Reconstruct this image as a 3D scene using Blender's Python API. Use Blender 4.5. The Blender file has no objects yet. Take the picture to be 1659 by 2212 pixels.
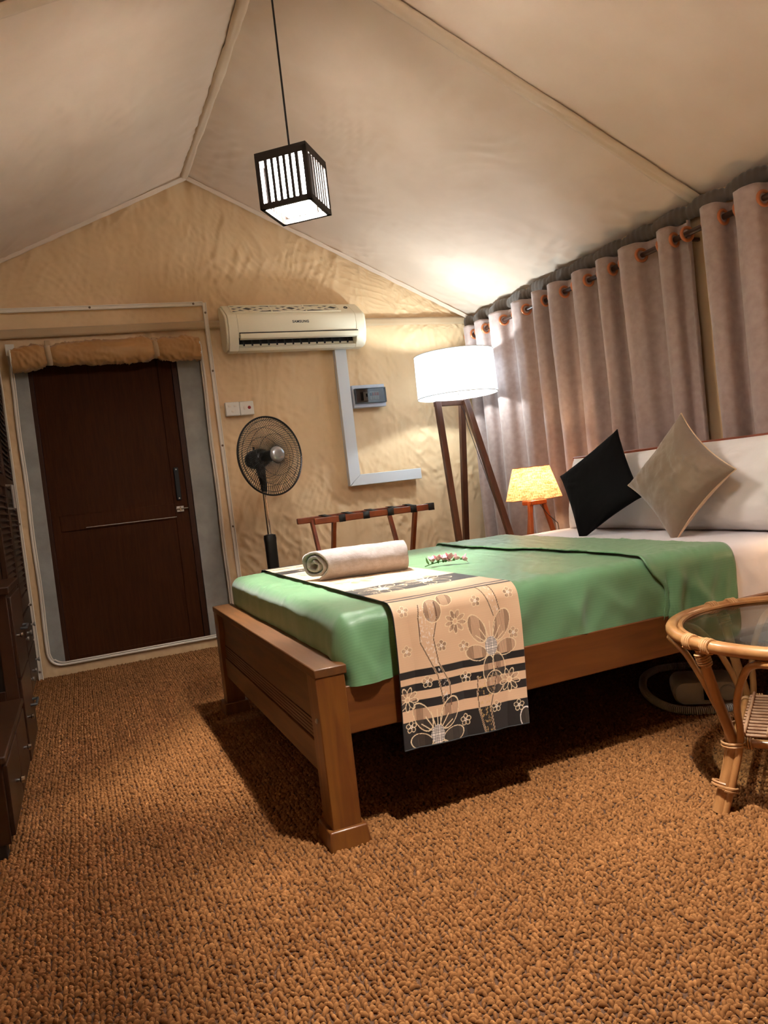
import bpy, bmesh, math, random
import numpy as np
from mathutils import Vector, Matrix, Euler

random.seed(7)
RNG = np.random.default_rng(7)
scene = bpy.context.scene
COL = scene.collection
PI = math.pi

# ------------------------------------------------------------------ camera
F_PX, YAW, PITCH, ROLL, CAM_H = 1614.29, .3887, -.0354, -.1144, .957
_cy, _sy, _cp, _sp = math.cos(YAW), math.sin(YAW), math.cos(PITCH), math.sin(PITCH)
_fw = Vector((_sy * _cp, _cy * _cp, _sp)); _rt = Vector((_cy, -_sy, 0)); _up = _rt.cross(_fw)
_c, _s = math.cos(ROLL), math.sin(ROLL)
_r2 = _c * _rt + _s * _up; _u2 = -_s * _rt + _c * _up
cam_data = bpy.data.cameras.new('camera')
cam_data.sensor_fit = 'HORIZONTAL'; cam_data.sensor_width = 36.0
cam_data.lens = 36.0 * F_PX / 1659.0
cam_data.clip_start = .02
cam = bpy.data.objects.new('camera', cam_data); COL.objects.link(cam)
_m = Matrix((( _r2.x, _u2.x, -_fw.x, 0), (_r2.y, _u2.y, -_fw.y, 0), (_r2.z, _u2.z, -_fw.z, CAM_H), (0, 0, 0, 1)))
cam.matrix_world = _m
scene.camera = cam

# ------------------------------------------------------------------ world, exposure
world = bpy.data.worlds.new('night'); scene.world = world
world.use_nodes = True
world.node_tree.nodes['Background'].inputs[0].default_value = (.02, .022, .03, 1)
world.node_tree.nodes['Background'].inputs[1].default_value = .2
scene.view_settings.view_transform = 'Standard'
scene.view_settings.look = 'None'
scene.view_settings.gamma = 1.0
scene.view_settings.use_curve_mapping = False
scene.view_settings.exposure = 1.08
scene.cycles.max_bounces = 6; scene.cycles.glossy_bounces = 2; scene.cycles.caustics_reflective = False; scene.cycles.caustics_refractive = False
# lamp strengths (the lamps themselves are built further down)
P_FLOOR_LAMP = 14.5
P_TABLE_LAMP = 4.5
P_PENDANT_BULB = 160.0
E_PENDANT_BOX = 110.0
C_FLOOR_LAMP = (.80, .93, 1.0)
C_TABLE_LAMP = (1.0, .72, .46)
C_PENDANT = (1.0, .93, .86)

# ------------------------------------------------------------------ room measures
YB = 5.125; YF = -1.6; XR = 2.988; XA = .933; XL = 2 * XA - XR; ZA = 3.155; ZE = 2.175; YS = 2.79

# ================================================================== helpers
def lin(c):
    out = []
    for v in c[:3]:
        v = v / 255.0
        out.append(v / 12.92 if v <= .04045 else ((v + .055) / 1.055) ** 2.4)
    return tuple(out) + (1.0,)

MATS = {}
def mat(name, col, rough=.6, metal=0.0, col2=None, nscale=8.0, stretch=(1, 1, 1), detail=4.0, bump=0.0, bscale=200.0,
        bstretch=None, sheen=0.0, coat=0.0, wood=False, spec=None, bdist=.002):
    m = bpy.data.materials.new(name); m.use_nodes = True
    nt = m.node_tree; N = nt.nodes; L = nt.links
    p = N['Principled BSDF']
    p.inputs['Base Color'].default_value = lin(col)
    p.inputs['Roughness'].default_value = rough
    p.inputs['Metallic'].default_value = metal
    if spec is not None: p.inputs['Specular IOR Level'].default_value = spec
    if sheen: p.inputs['Sheen Weight'].default_value = sheen
    if coat: p.inputs['Coat Weight'].default_value = coat; p.inputs['Coat Roughness'].default_value = .2
    tc = N.new('ShaderNodeTexCoord')
    if col2 is not None:
        mp = N.new('ShaderNodeMapping'); mp.inputs['Scale'].default_value = stretch
        L.new(tc.outputs['Object'], mp.inputs['Vector'])
        nz = N.new('ShaderNodeTexNoise'); nz.inputs['Scale'].default_value = nscale; nz.inputs['Detail'].default_value = detail
        if wood: nz.inputs['Distortion'].default_value = .6
        L.new(mp.outputs['Vector'], nz.inputs['Vector'])
        rp = N.new('ShaderNodeValToRGB')
        rp.color_ramp.elements[0].position = .34; rp.color_ramp.elements[0].color = lin(col)
        rp.color_ramp.elements[1].position = .66; rp.color_ramp.elements[1].color = lin(col2)
        L.new(nz.outputs['Fac'], rp.inputs['Fac']); L.new(rp.outputs['Color'], p.inputs['Base Color'])
    if bump:
        mp2 = N.new('ShaderNodeMapping'); mp2.inputs['Scale'].default_value = bstretch or (1, 1, 1)
        L.new(tc.outputs['Object'], mp2.inputs['Vector'])
        n2 = N.new('ShaderNodeTexNoise'); n2.inputs['Scale'].default_value = bscale; n2.inputs['Detail'].default_value = 3
        L.new(mp2.outputs['Vector'], n2.inputs['Vector'])
        b = N.new('ShaderNodeBump'); b.inputs['Strength'].default_value = bump; b.inputs['Distance'].default_value = bdist
        L.new(n2.outputs['Fac'], b.inputs['Height']); L.new(b.outputs['Normal'], p.inputs['Normal'])
    MATS[name] = m
    return m

def emit_mat(name, col, strength):
    m = bpy.data.materials.new(name); m.use_nodes = True
    p = m.node_tree.nodes['Principled BSDF']
    p.inputs['Base Color'].default_value = (.8, .8, .8, 1)
    p.inputs['Emission Color'].default_value = tuple(col) + (1,)
    p.inputs['Emission Strength'].default_value = strength
    MATS[name] = m; return m

def tag(o, label=None, cat=None, group=None, kind=None):
    if label: o['label'] = label
    if cat: o['category'] = cat
    if group: o['group'] = group
    if kind: o['kind'] = kind
    return o

def thing(name, label, cat, loc=(0, 0, 0), rot=None, group=None, kind=None):
    o = bpy.data.objects.new(name, None); COL.objects.link(o)
    o.empty_display_size = .05
    m = Matrix.Translation(Vector(loc))
    if rot is not None: m = m @ (rot.to_4x4() if isinstance(rot, Matrix) else Euler(rot).to_matrix().to_4x4())
    o.matrix_world = m; o['_m'] = [v for r in m for v in r]
    tag(o, label, cat, group, kind)
    return o

WORLD_M = {}
class MB:
    """collects vertices and faces of one part"""
    def __init__(self): self.v = []; self.f = []; self.mi = []
    def add(self, verts, faces, mi=0):
        b = len(self.v); self.v.extend([tuple(map(float, p)) for p in verts])
        self.f.extend([tuple(b + i for i in f) for f in faces]); self.mi.extend([mi] * len(faces)); return self
    def box(self, c, s, rot=None, taper=1.0):
        hx, hy, hz = s[0] / 2, s[1] / 2, s[2] / 2
        vs = []
        for dz in (-1, 1):
            k = 1.0 if dz < 0 else taper
            for dx, dy in ((-1, -1), (1, -1), (1, 1), (-1, 1)): vs.append(Vector((dx * hx * k, dy * hy * k, dz * hz)))
        if rot is not None: vs = [rot @ v for v in vs]
        vs = [v + Vector(c) for v in vs]
        return self.add(vs, [(3, 2, 1, 0), (4, 5, 6, 7), (0, 1, 5, 4), (1, 2, 6, 5), (2, 3, 7, 6), (3, 0, 4, 7)])
    def bx(self, x0, x1, y0, y1, z0, z1):
        return self.box(((x0 + x1) / 2, (y0 + y1) / 2, (z0 + z1) / 2), (abs(x1 - x0), abs(y1 - y0), abs(z1 - z0)))
    def bar(self, a, b, w, h, up=(0, 0, 1)):
        a = Vector(a); b = Vector(b); d = b - a; L_ = d.length; d.normalize()
        s = d.cross(Vector(up));
        if s.length < 1e-4: s = d.cross(Vector((1, 0, 0)))
        s.normalize(); u = s.cross(d)
        rot = Matrix((s, u, d)).transposed()
        return self.box((a + b) / 2, (w, h, L_), rot)
    def tube(self, pts, r, seg=8, closed=False, caps=True):
        pts = [Vector(p) for p in pts]; n = len(pts)
        rs = r if hasattr(r, '__len__') else [r] * n
        tang = []
        for i in range(n):
            if closed: t = pts[(i + 1) % n] - pts[i - 1]
            else: t = pts[min(i + 1, n - 1)] - pts[max(i - 1, 0)]
            if t.length < 1e-9: t = Vector((0, 0, 1))
            tang.append(t.normalized())
        nrm = tang[0].orthogonal().normalized(); vs = []
        for i in range(n):
            t = tang[i]; nrm = (nrm - t * nrm.dot(t))
            if nrm.length < 1e-6: nrm = t.orthogonal()
            nrm.normalize(); b = t.cross(nrm)
            for k in range(seg):
                a = 2 * PI * k / seg
                vs.append(pts[i] + (nrm * math.cos(a) + b * math.sin(a)) * rs[i])
        fs = []
        m = n if closed else n - 1
        for i in range(m):
            j = (i + 1) % n
            for k in range(seg):
                k2 = (k + 1) % seg
                fs.append((i * seg + k, i * seg + k2, j * seg + k2, j * seg + k))
        if caps and not closed:
            fs.append(tuple(range(seg - 1, -1, -1))); fs.append(tuple((n - 1) * seg + k for k in range(seg)))
        return self.add(vs, fs)
    def lathe(self, prof, c=(0, 0, 0), seg=24, rot=None, cap0=True, cap1=True):
        """prof: (radius, height) along local z"""
        vs = []; c = Vector(c)
        for r, h in prof:
            for k in range(seg):
                a = 2 * PI * k / seg; v = Vector((r * math.cos(a), r * math.sin(a), h))
                vs.append((rot @ v if rot is not None else v) + c)
        fs = []
        for i in range(len(prof) - 1):
            for k in range(seg):
                k2 = (k + 1) % seg; fs.append((i * seg + k, i * seg + k2, (i + 1) * seg + k2, (i + 1) * seg + k))
        if cap0: fs.append(tuple(range(seg - 1, -1, -1)))
        if cap1: fs.append(tuple((len(prof) - 1) * seg + k for k in range(seg)))
        return self.add(vs, fs)
    def prism(self, poly, axis, a0, a1):
        """poly: 2-D outline; extruded along axis ('x','y','z') from a0 to a1"""
        def P(u, w, a):
            return (a, u, w) if axis == 'x' else ((u, a, w) if axis == 'y' else (u, w, a))
        n = len(poly)
        vs = [P(u, w, a0) for u, w in poly] + [P(u, w, a1) for u, w in poly]
        fs = [(i, (i + 1) % n, n + (i + 1) % n, n + i) for i in range(n)]
        fs += [tuple(range(n - 1, -1, -1)), tuple(range(n, 2 * n))]
        return self.add(vs, fs)
    def grid(self, P, closed_u=False):
        """P: array [nu, nv, 3]"""
        P = np.asarray(P, float); nu, nv = P.shape[:2]
        ii = np.arange(nu * nv).reshape(nu, nv); fs = []
        for i in range(nu if closed_u else nu - 1):
            j = (i + 1) % nu
            for k in range(nv - 1): fs.append((ii[i, k], ii[j, k], ii[j, k + 1], ii[i, k + 1]))
        return self.add(P.reshape(-1, 3).tolist(), [tuple(int(q) for q in f) for f in fs])
    def mesh(self, name, m, smooth=True, fix=True):
        me = bpy.data.meshes.new(name); me.from_pydata(self.v, [], self.f)
        for mm in (m if isinstance(m, (list, tuple)) else [m]): me.materials.append(mm)
        if any(self.mi): me.polygons.foreach_set('material_index', self.mi)
        if fix:
            b = bmesh.new(); b.from_mesh(me); bmesh.ops.recalc_face_normals(b, faces=b.faces[:]); b.to_mesh(me); b.free()
        me.update()
        if smooth:
            try: me.shade_smooth()
            except Exception: pass
            if smooth == 'auto':
                try: me.set_sharp_from_angle(angle=math.radians(38))
                except Exception: pass
        return me
    def build(self, name, m, parent=None, smooth='auto', bev=0.0, local=False, label=None, thick=0.0, sub=0, fix=True):
        me = self.mesh(name, m, smooth, fix)
        return link(me, name, parent, bev, local, label, thick, sub)

def link(me, name, parent=None, bev=0.0, local=False, label=None, thick=0.0, sub=0):
    o = bpy.data.objects.new(name, me); COL.objects.link(o)
    if parent is not None:
        o.parent = parent
        if not local: o.matrix_parent_inverse = wm(parent).inverted()
    if sub:
        s = o.modifiers.new('subdivision', 'SUBSURF'); s.levels = sub; s.render_levels = sub
    if thick:
        s = o.modifiers.new('thickness', 'SOLIDIFY'); s.thickness = thick; s.offset = 0
    if bev:
        b = o.modifiers.new('bevel', 'BEVEL'); b.width = bev; b.segments = 2; b.limit_method = 'ANGLE'; b.angle_limit = math.radians(40)
    if label: o['label'] = label
    return o

def wm(o):
    """world matrix computed by hand, no depsgraph needed"""
    if '_m' in o.keys():
        v = list(o['_m']); return Matrix([v[i * 4:i * 4 + 4] for i in range(4)])
    loc = Matrix.LocRotScale(o.location, o.rotation_euler, o.scale)
    if o.parent is not None: return wm(o.parent) @ o.matrix_parent_inverse @ loc
    return loc

def gridmesh(name, P, m, parent=None, smooth=True, attrs=None, keep=None, thick=0.0, color=None, uv=None, flip=False):
    """fast big grid: P [nu,nv,3]; keep: bool mask per cell"""
    P = np.asarray(P, np.float32); nu, nv = P.shape[:2]
    ii = np.arange(nu * nv).reshape(nu, nv)
    q = np.stack([ii[:-1, :-1], ii[1:, :-1], ii[1:, 1:], ii[:-1, 1:]], -1)
    if flip: q = q[..., ::-1]
    q = q[keep] if keep is not None else q.reshape(-1, 4)
    me = bpy.data.meshes.new(name)
    me.vertices.add(nu * nv); me.vertices.foreach_set('co', P.reshape(-1))
    nf = len(q); me.loops.add(nf * 4); me.polygons.add(nf)
    me.loops.foreach_set('vertex_index', q.reshape(-1).astype(np.int32))
    me.polygons.foreach_set('loop_start', np.arange(0, nf * 4, 4, dtype=np.int32))
    me.polygons.foreach_set('loop_total', np.full(nf, 4, np.int32))
    me.update(calc_edges=True); me.validate()
    me.materials.append(m)
    if color is not None:
        a = me.color_attributes.new('print', 'FLOAT_COLOR', 'POINT'); a.data.foreach_set('color', color.reshape(-1).astype(np.float32))
    if uv is not None:
        a = me.attributes.new('cloth_uv', 'FLOAT_VECTOR', 'POINT'); a.data.foreach_set('vector', uv.reshape(-1).astype(np.float32))
    if smooth: me.shade_smooth()
    return link(me, name, parent, thick=thick)

# --- numpy gradient noise
_perm = RNG.permutation(256); _perm = np.concatenate([_perm, _perm, _perm])
_ang = RNG.random(256) * 2 * PI; _gx, _gy = np.cos(_ang), np.sin(_ang)
def pn(x, y):
    x = np.asarray(x, float); y = np.asarray(y, float)
    xi = np.floor(x).astype(int); yi = np.floor(y).astype(int); xf = x - xi; yf = y - yi
    u = xf ** 3 * (xf * (xf * 6 - 15) + 10); v = yf ** 3 * (yf * (yf * 6 - 15) + 10)
    def g(ix, iy, dx, dy):
        h = _perm[_perm[ix & 255] + (iy & 255)] & 255
        return _gx[h] * dx + _gy[h] * dy
    a = g(xi, yi, xf, yf); b = g(xi + 1, yi, xf - 1, yf); c = g(xi, yi + 1, xf, yf - 1); d = g(xi + 1, yi + 1, xf - 1, yf - 1)
    return (a + (b - a) * u) + ((c + (d - c) * u) - (a + (b - a) * u)) * v
def fbm(x, y, o=3):
    s = 0; k = 1.0
    for i in range(o): s = s + pn(x + 17.3 * i, y - 9.1 * i) * k; x = x * 2; y = y * 2; k *= .5
    return s
def ridge(x, y):
    return np.clip(1 - np.abs(pn(x, y)) * 4.0, 0, 1) ** 2
def rotc(x, y, deg):
    a = math.radians(deg); return x * math.cos(a) + y * math.sin(a), -x * math.sin(a) + y * math.cos(a)
def crumple(x, y, amp=1.0):
    """sharp little creases in thin cloth, various directions"""
    wx = x + .10 * pn(x * 3, y * 3); wy = y + .10 * pn(x * 3 + 31, y * 3 + 7)
    h = 0
    for deg, sx, sy, k, off in ((60, 1.3, 9, 1, 0), (-50, 1.4, 10, .9, 40), (82, 1.0, 8, .8, 80), (15, 1.5, 11, .55, 120), (-20, 2.2, 15, .4, 160)):
        a, b = rotc(wx, wy, deg)
        msk = np.clip(pn(x * 1.7 + off, y * 1.7 - off) * 2.2 + .35, 0, 1)
        h = h + k * ridge(a * sx + off, b * sy + off) * msk
    return h * amp
def lerp(a, b, t): return a + (b - a) * t
def smooth01(t): t = np.clip(t, 0, 1); return t * t * (3 - 2 * t)

# ================================================================== materials
def cloth_mat(name, col, col2, weave=900.0, wb=.25, rough=.85, sheen=.2, nscale=3.0, wr=0.0, wrs=6.0, spec=.3):
    m = mat(name, col, rough, col2=col2, nscale=nscale, sheen=sheen, spec=spec)
    nt = m.node_tree; N = nt.nodes; L = nt.links; p = N['Principled BSDF']
    tc = N.new('ShaderNodeTexCoord')
    n1 = N.new('ShaderNodeTexNoise'); n1.inputs['Scale'].default_value = weave; n1.inputs['Detail'].default_value = 1
    L.new(tc.outputs['Object'], n1.inputs['Vector'])
    b1 = N.new('ShaderNodeBump'); b1.inputs['Strength'].default_value = wb; b1.inputs['Distance'].default_value = .0008
    L.new(n1.outputs['Fac'], b1.inputs['Height'])
    if wr:
        n2 = N.new('ShaderNodeTexNoise'); n2.inputs['Scale'].default_value = wrs; n2.inputs['Detail'].default_value = 3; n2.inputs['Distortion'].default_value = 1.2
        L.new(tc.outputs['Object'], n2.inputs['Vector'])
        b2 = N.new('ShaderNodeBump'); b2.inputs['Strength'].default_value = wr; b2.inputs['Distance'].default_value = .02
        L.new(n2.outputs['Fac'], b2.inputs['Height']); L.new(b1.outputs['Normal'], b2.inputs['Normal']); L.new(b2.outputs['Normal'], p.inputs['Normal'])
    else: L.new(b1.outputs['Normal'], p.inputs['Normal'])
    return m

M_wall = cloth_mat('tan_canvas', (226, 194, 151), (218, 184, 141), rough=.55, sheen=.1, wr=.06, wrs=9)
M_band = cloth_mat('canvas_band', (186, 160, 126), (178, 150, 116), rough=.8)
M_roof = cloth_mat('cream_lining', (222, 201, 180), (214, 192, 170), rough=.75, sheen=.1, wr=.05, wrs=4)
M_seam = cloth_mat('cream_seam', (214, 192, 166), (206, 182, 154), rough=.8)
M_flap = cloth_mat('rolled_canvas', (178, 134, 84), (166, 120, 72), rough=.5)
M_curtain = cloth_mat('taupe_linen', (174, 152, 142), (162, 139, 130), weave=650, wb=.6, rough=.85, sheen=.3, nscale=30)
M_grommet = mat('copper_ring', (196, 118, 74), .35, .35)
M_rod = mat('dark_rod', (62, 36, 24), .35, col2=(40, 22, 14), nscale=12, stretch=(1, .1, 1))
M_white = mat('white_plastic', (226, 220, 208), .4)
M_trim = mat('white_trim', (226, 214, 198), .45)
M_screw = mat('screw_metal', (120, 100, 80), .4, .6)
M_conc = mat('grey_cement', (160, 157, 150), .9, col2=(142, 139, 133), nscale=9, bump=.3, bscale=60)
M_door = mat('brown_door', (64, 32, 13), .6, col2=(53, 26, 10), nscale=14, stretch=(6, 1, .5), wood=True, spec=.06)
M_doorf = mat('door_frame_brown', (56, 30, 16), .5, spec=.15)
M_black = mat('black_plastic', (14, 13, 13), .35)
M_matblack = mat('matt_black', (12, 11, 11), .7)
M_chrome = mat('chrome', (205, 205, 205), .12, 1.0)
M_steel = mat('brushed_steel', (190, 185, 178), .3, .9)
M_ac = mat('cream_plastic', (240, 232, 206), .35)
M_ac2 = mat('cream_under', (206, 200, 188), .5)
M_grey = mat('trunking_grey', (208, 211, 213), .5)
M_boxgrey = mat('box_grey', (186, 190, 200), .45)
M_bed = mat('bed_wood', (104, 56, 20), .4, col2=(86, 44, 14), nscale=5, stretch=(1, 1, 1), wood=True, coat=.15, bump=.05, bscale=90)
M_bedx = mat('bed_wood_long', (104, 60, 22), .4, col2=(84, 44, 15), nscale=6, stretch=(.6, 6, 6), wood=True, coat=.15)
M_bedz = mat('bed_wood_post', (110, 68, 22), .4, col2=(90, 48, 16), nscale=6, stretch=(6, 6, .6), wood=True, coat=.15)
M_bedtop = mat('bed_wood_top', (98, 61, 25), .5, col2=(78, 48, 18), nscale=6, stretch=(6, .6, 6), wood=True, coat=.05)
M_red = mat('red_wood', (132, 60, 26), .4, col2=(104, 44, 18), nscale=8, stretch=(1, 1, 1), wood=True, coat=.2)
M_lampwood = mat('lamp_wood', (98, 58, 36), .45, col2=(76, 42, 24), nscale=6, stretch=(5, 5, .6), wood=True)
M_tlwood = mat('small_lamp_wood', (170, 92, 46), .45, col2=(140, 70, 32), nscale=9, stretch=(5, 5, .6), wood=True)
M_dark = mat('dark_cabinet_wood', (48, 25, 11), .45, col2=(42, 22, 9), nscale=5, stretch=(3, .8, 3), wood=True, coat=.03, spec=.2)
M_dark2 = mat('dark_cabinet_wood_upright', (50, 26, 11), .45, col2=(44, 23, 9), nscale=5, stretch=(4, 4, .6), wood=True, coat=.03, spec=.2)
M_void = mat('cabinet_black', (10, 6, 5), .5)
M_sheet = cloth_mat('white_sheet', (228, 224, 226), (220, 214, 216), rough=.6, sheen=.1, wr=.15, wrs=8)
M_pillow = cloth_mat('white_pillow_cotton', (226, 220, 214), (218, 211, 205), rough=.7, wr=.25, wrs=7)
M_cblack = cloth_mat('black_velvet', (8, 7, 7), (10, 9, 9), rough=.95, sheen=.0, weave=500, spec=.08)
M_ctaupe = cloth_mat('taupe_velvet', (108, 90, 72), (118, 98, 78), rough=.9, sheen=.35, weave=500, wr=.2, wrs=9)
M_cback = cloth_mat('cream_cushion_back', (206, 176, 140), (196, 166, 130), rough=.9)
M_towel = cloth_mat('towel_grey_beige', (152, 143, 139), (142, 132, 127), rough=1, sheen=.5, weave=260, wb=1.0, nscale=60)
M_towel2 = cloth_mat('towel_blue_grey', (160, 174, 178), (148, 162, 168), rough=1, sheen=.5, weave=260, wb=1.0, nscale=60)
M_petal = mat('pink_petal', (226, 150, 164), .6, col2=(238, 186, 192), nscale=40)
M_stem = mat('green_stem', (70, 104, 44), .6)
M_rattan = mat('rattan_cane', (170, 122, 74), .35, col2=(138, 92, 50), nscale=14, stretch=(1, 1, .4), coat=.35, bump=.15, bscale=40)
M_rattan2 = mat('rattan_binding', (184, 140, 94), .45, col2=(158, 112, 68), nscale=40)
M_slat = mat('cane_stick', (196, 152, 122), .5, col2=(170, 124, 94), nscale=30)
M_dev = mat('device_white', (214, 212, 214), .35)
M_scr = mat('device_screen', (8, 8, 10), .15)
M_hose = mat('hose_white', (206, 202, 198), .45)
M_hosedk = mat('hose_groove', (96, 92, 90), .6)
M_redled = mat('red_neon', (150, 20, 20), .3)
M_orange = mat('breaker_orange', (214, 92, 50), .5)
M_darkgrey = mat('dark_grey_plastic', (44, 46, 48), .4)
M_silver = mat('fan_silver', (150, 148, 148), .25, .6)
M_pend = mat('pendant_wood', (26, 14, 8), .6, col2=(20, 11, 6), nscale=12, wood=True)
M_cord = mat('black_cord', (14, 10, 9), .6)

def glass_mat(name, tint=(240, 246, 244), refl=.12):
    m = bpy.data.materials.new(name); m.use_nodes = True
    nt = m.node_tree; N = nt.nodes; L = nt.links; N.remove(N['Principled BSDF'])
    out = N['Material Output']; t = N.new('ShaderNodeBsdfTransparent'); t.inputs[0].default_value = lin(tint)
    g = N.new('ShaderNodeBsdfGlossy'); g.inputs['Roughness'].default_value = .03
    lw = N.new('ShaderNodeLayerWeight'); lw.inputs['Blend'].default_value = .5
    pw = N.new('ShaderNodeMath'); pw.operation = 'POWER'; pw.inputs[1].default_value = 5.0; L.new(lw.outputs['Facing'], pw.inputs[0])
    fr = N.new('ShaderNodeMath'); fr.operation = 'MULTIPLY_ADD'; fr.inputs[1].default_value = refl * 6; fr.inputs[2].default_value = refl * .3; L.new(pw.outputs[0], fr.inputs[0])
    mx = N.new('ShaderNodeMixShader')
    L.new(fr.outputs[0], mx.inputs[0]); L.new(t.outputs[0], mx.inputs[1]); L.new(g.outputs[0], mx.inputs[2]); L.new(mx.outputs[0], out.inputs['Surface'])
    MATS[name] = m; return m
M_glass = glass_mat('table_glass')
M_cover = glass_mat('clear_cover', (205, 200, 196))
M_blade = glass_mat('clear_fan_blade', (246, 243, 240), .04)

def shade_mat(name, col, col2=None, thread=0.0, emis=0.0, ecol=(1, 1, 1), trans=.6):
    m = bpy.data.materials.new(name); m.use_nodes = True
    nt = m.node_tree; N = nt.nodes; L = nt.links; N.remove(N['Principled BSDF']); out = N['Material Output']
    d = N.new('ShaderNodeBsdfDiffuse'); t = N.new('ShaderNodeBsdfTranslucent')
    mx = N.new('ShaderNodeMixShader'); mx.inputs[0].default_value = trans
    L.new(d.outputs[0], mx.inputs[1]); L.new(t.outputs[0], mx.inputs[2])
    d.inputs[0].default_value = lin(col); t.inputs[0].default_value = lin(col)
    if col2 is not None:
        tc = N.new('ShaderNodeTexCoord'); prev = None
        for sc in ((260, 260, 18), (22, 22, 240)):
            mp = N.new('ShaderNodeMapping'); mp.inputs['Scale'].default_value = sc
            L.new(tc.outputs['Object'], mp.inputs['Vector'])
            nz = N.new('ShaderNodeTexNoise'); nz.inputs['Scale'].default_value = 1.0; nz.inputs['Detail'].default_value = 2
            L.new(mp.outputs['Vector'], nz.inputs['Vector'])
            if prev is None: prev = nz.outputs['Fac']
            else:
                mm = N.new('ShaderNodeMath'); mm.operation = 'ADD'; L.new(prev, mm.inputs[0]); L.new(nz.outputs['Fac'], mm.inputs[1]); prev = mm.outputs[0]
        rp = N.new('ShaderNodeValToRGB'); rp.color_ramp.elements[0].position = .42; rp.color_ramp.elements[1].position = .6
        hv = N.new('ShaderNodeMath'); hv.operation = 'MULTIPLY'; hv.inputs[1].default_value = .5
        L.new(prev, hv.inputs[0]); L.new(hv.outputs[0], rp.inputs['Fac'])
        rp.color_ramp.elements[0].color = lin(col2); rp.color_ramp.elements[1].color = lin(col)
        L.new(rp.outputs[0], d.inputs[0]); L.new(rp.outputs[0], t.inputs[0])
    L.new(mx.outputs[0], out.inputs['Surface'])
    MATS[name] = m; return m
M_drum = shade_mat('white_drum_fabric', (206, 216, 226), trans=.4)
M_burlap = shade_mat('burlap_shade', (222, 186, 140), (150, 108, 70), trans=.5)

def point_light(name, loc, power, col, radius, parent):
    l = bpy.data.lights.new(name, 'POINT'); l.energy = power; l.color = col; l.shadow_soft_size = radius
    o = bpy.data.objects.new(name, l); COL.objects.link(o); o.location = loc
    if parent is not None:
        o.parent = parent; o.matrix_parent_inverse = wm(parent).inverted()
    return o

# satin bedspread: green with faint woven stripes that follow the cloth
def satin(name, col, col2, freq=760.0):
    m = bpy.data.materials.new(name); m.use_nodes = True
    nt = m.node_tree; N = nt.nodes; L = nt.links; p = N['Principled BSDF']
    at = N.new('ShaderNodeAttribute'); at.attribute_name = 'cloth_uv'
    sp = N.new('ShaderNodeSeparateXYZ'); L.new(at.outputs['Vector'], sp.inputs[0])
    mu = N.new('ShaderNodeMath'); mu.operation = 'MULTIPLY'; mu.inputs[1].default_value = freq; L.new(sp.outputs['Y'], mu.inputs[0])
    sn = N.new('ShaderNodeMath'); sn.operation = 'SINE'; L.new(mu.outputs[0], sn.inputs[0])
    mr = N.new('ShaderNodeMapRange'); mr.inputs['From Min'].default_value = -.25; mr.inputs['From Max'].default_value = .25; L.new(sn.outputs[0], mr.inputs['Value'])
    rp = N.new('ShaderNodeValToRGB'); rp.color_ramp.elements[0].color = lin(col); rp.color_ramp.elements[1].color = lin(col2)
    L.new(mr.outputs['Result'], rp.inputs['Fac']); L.new(rp.outputs[0], p.inputs['Base Color'])
    r2 = N.new('ShaderNodeMapRange'); r2.inputs['To Min'].default_value = .36; r2.inputs['To Max'].default_value = .5; L.new(mr.outputs['Result'], r2.inputs['Value'])
    L.new(r2.outputs['Result'], p.inputs['Roughness'])
    p.inputs['Sheen Weight'].default_value = .25
    tc = N.new('ShaderNodeTexCoord'); n2 = N.new('ShaderNodeTexNoise'); n2.inputs['Scale'].default_value = 7; n2.inputs['Detail'].default_value = 3
    L.new(tc.outputs['Object'], n2.inputs['Vector'])
    b2 = N.new('ShaderNodeBump'); b2.inputs['Strength'].default_value = .18; b2.inputs['Distance'].default_value = .02
    L.new(n2.outputs['Fac'], b2.inputs['Height']); L.new(b2.outputs['Normal'], p.inputs['Normal'])
    MATS[name] = m; return m
M_green = satin('green_satin', (96, 140, 98), (101, 145, 102))

def print_mat(name):
    m = bpy.data.materials.new(name); m.use_nodes = True
    nt = m.node_tree; N = nt.nodes; L = nt.links; p = N['Principled BSDF']
    at = N.new('ShaderNodeAttribute'); at.attribute_name = 'print'
    L.new(at.outputs['Color'], p.inputs['Base Color']); p.inputs['Roughness'].default_value = .5; p.inputs['Sheen Weight'].default_value = .2
    MATS[name] = m; return m
M_print = print_mat('woven_print')

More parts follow.
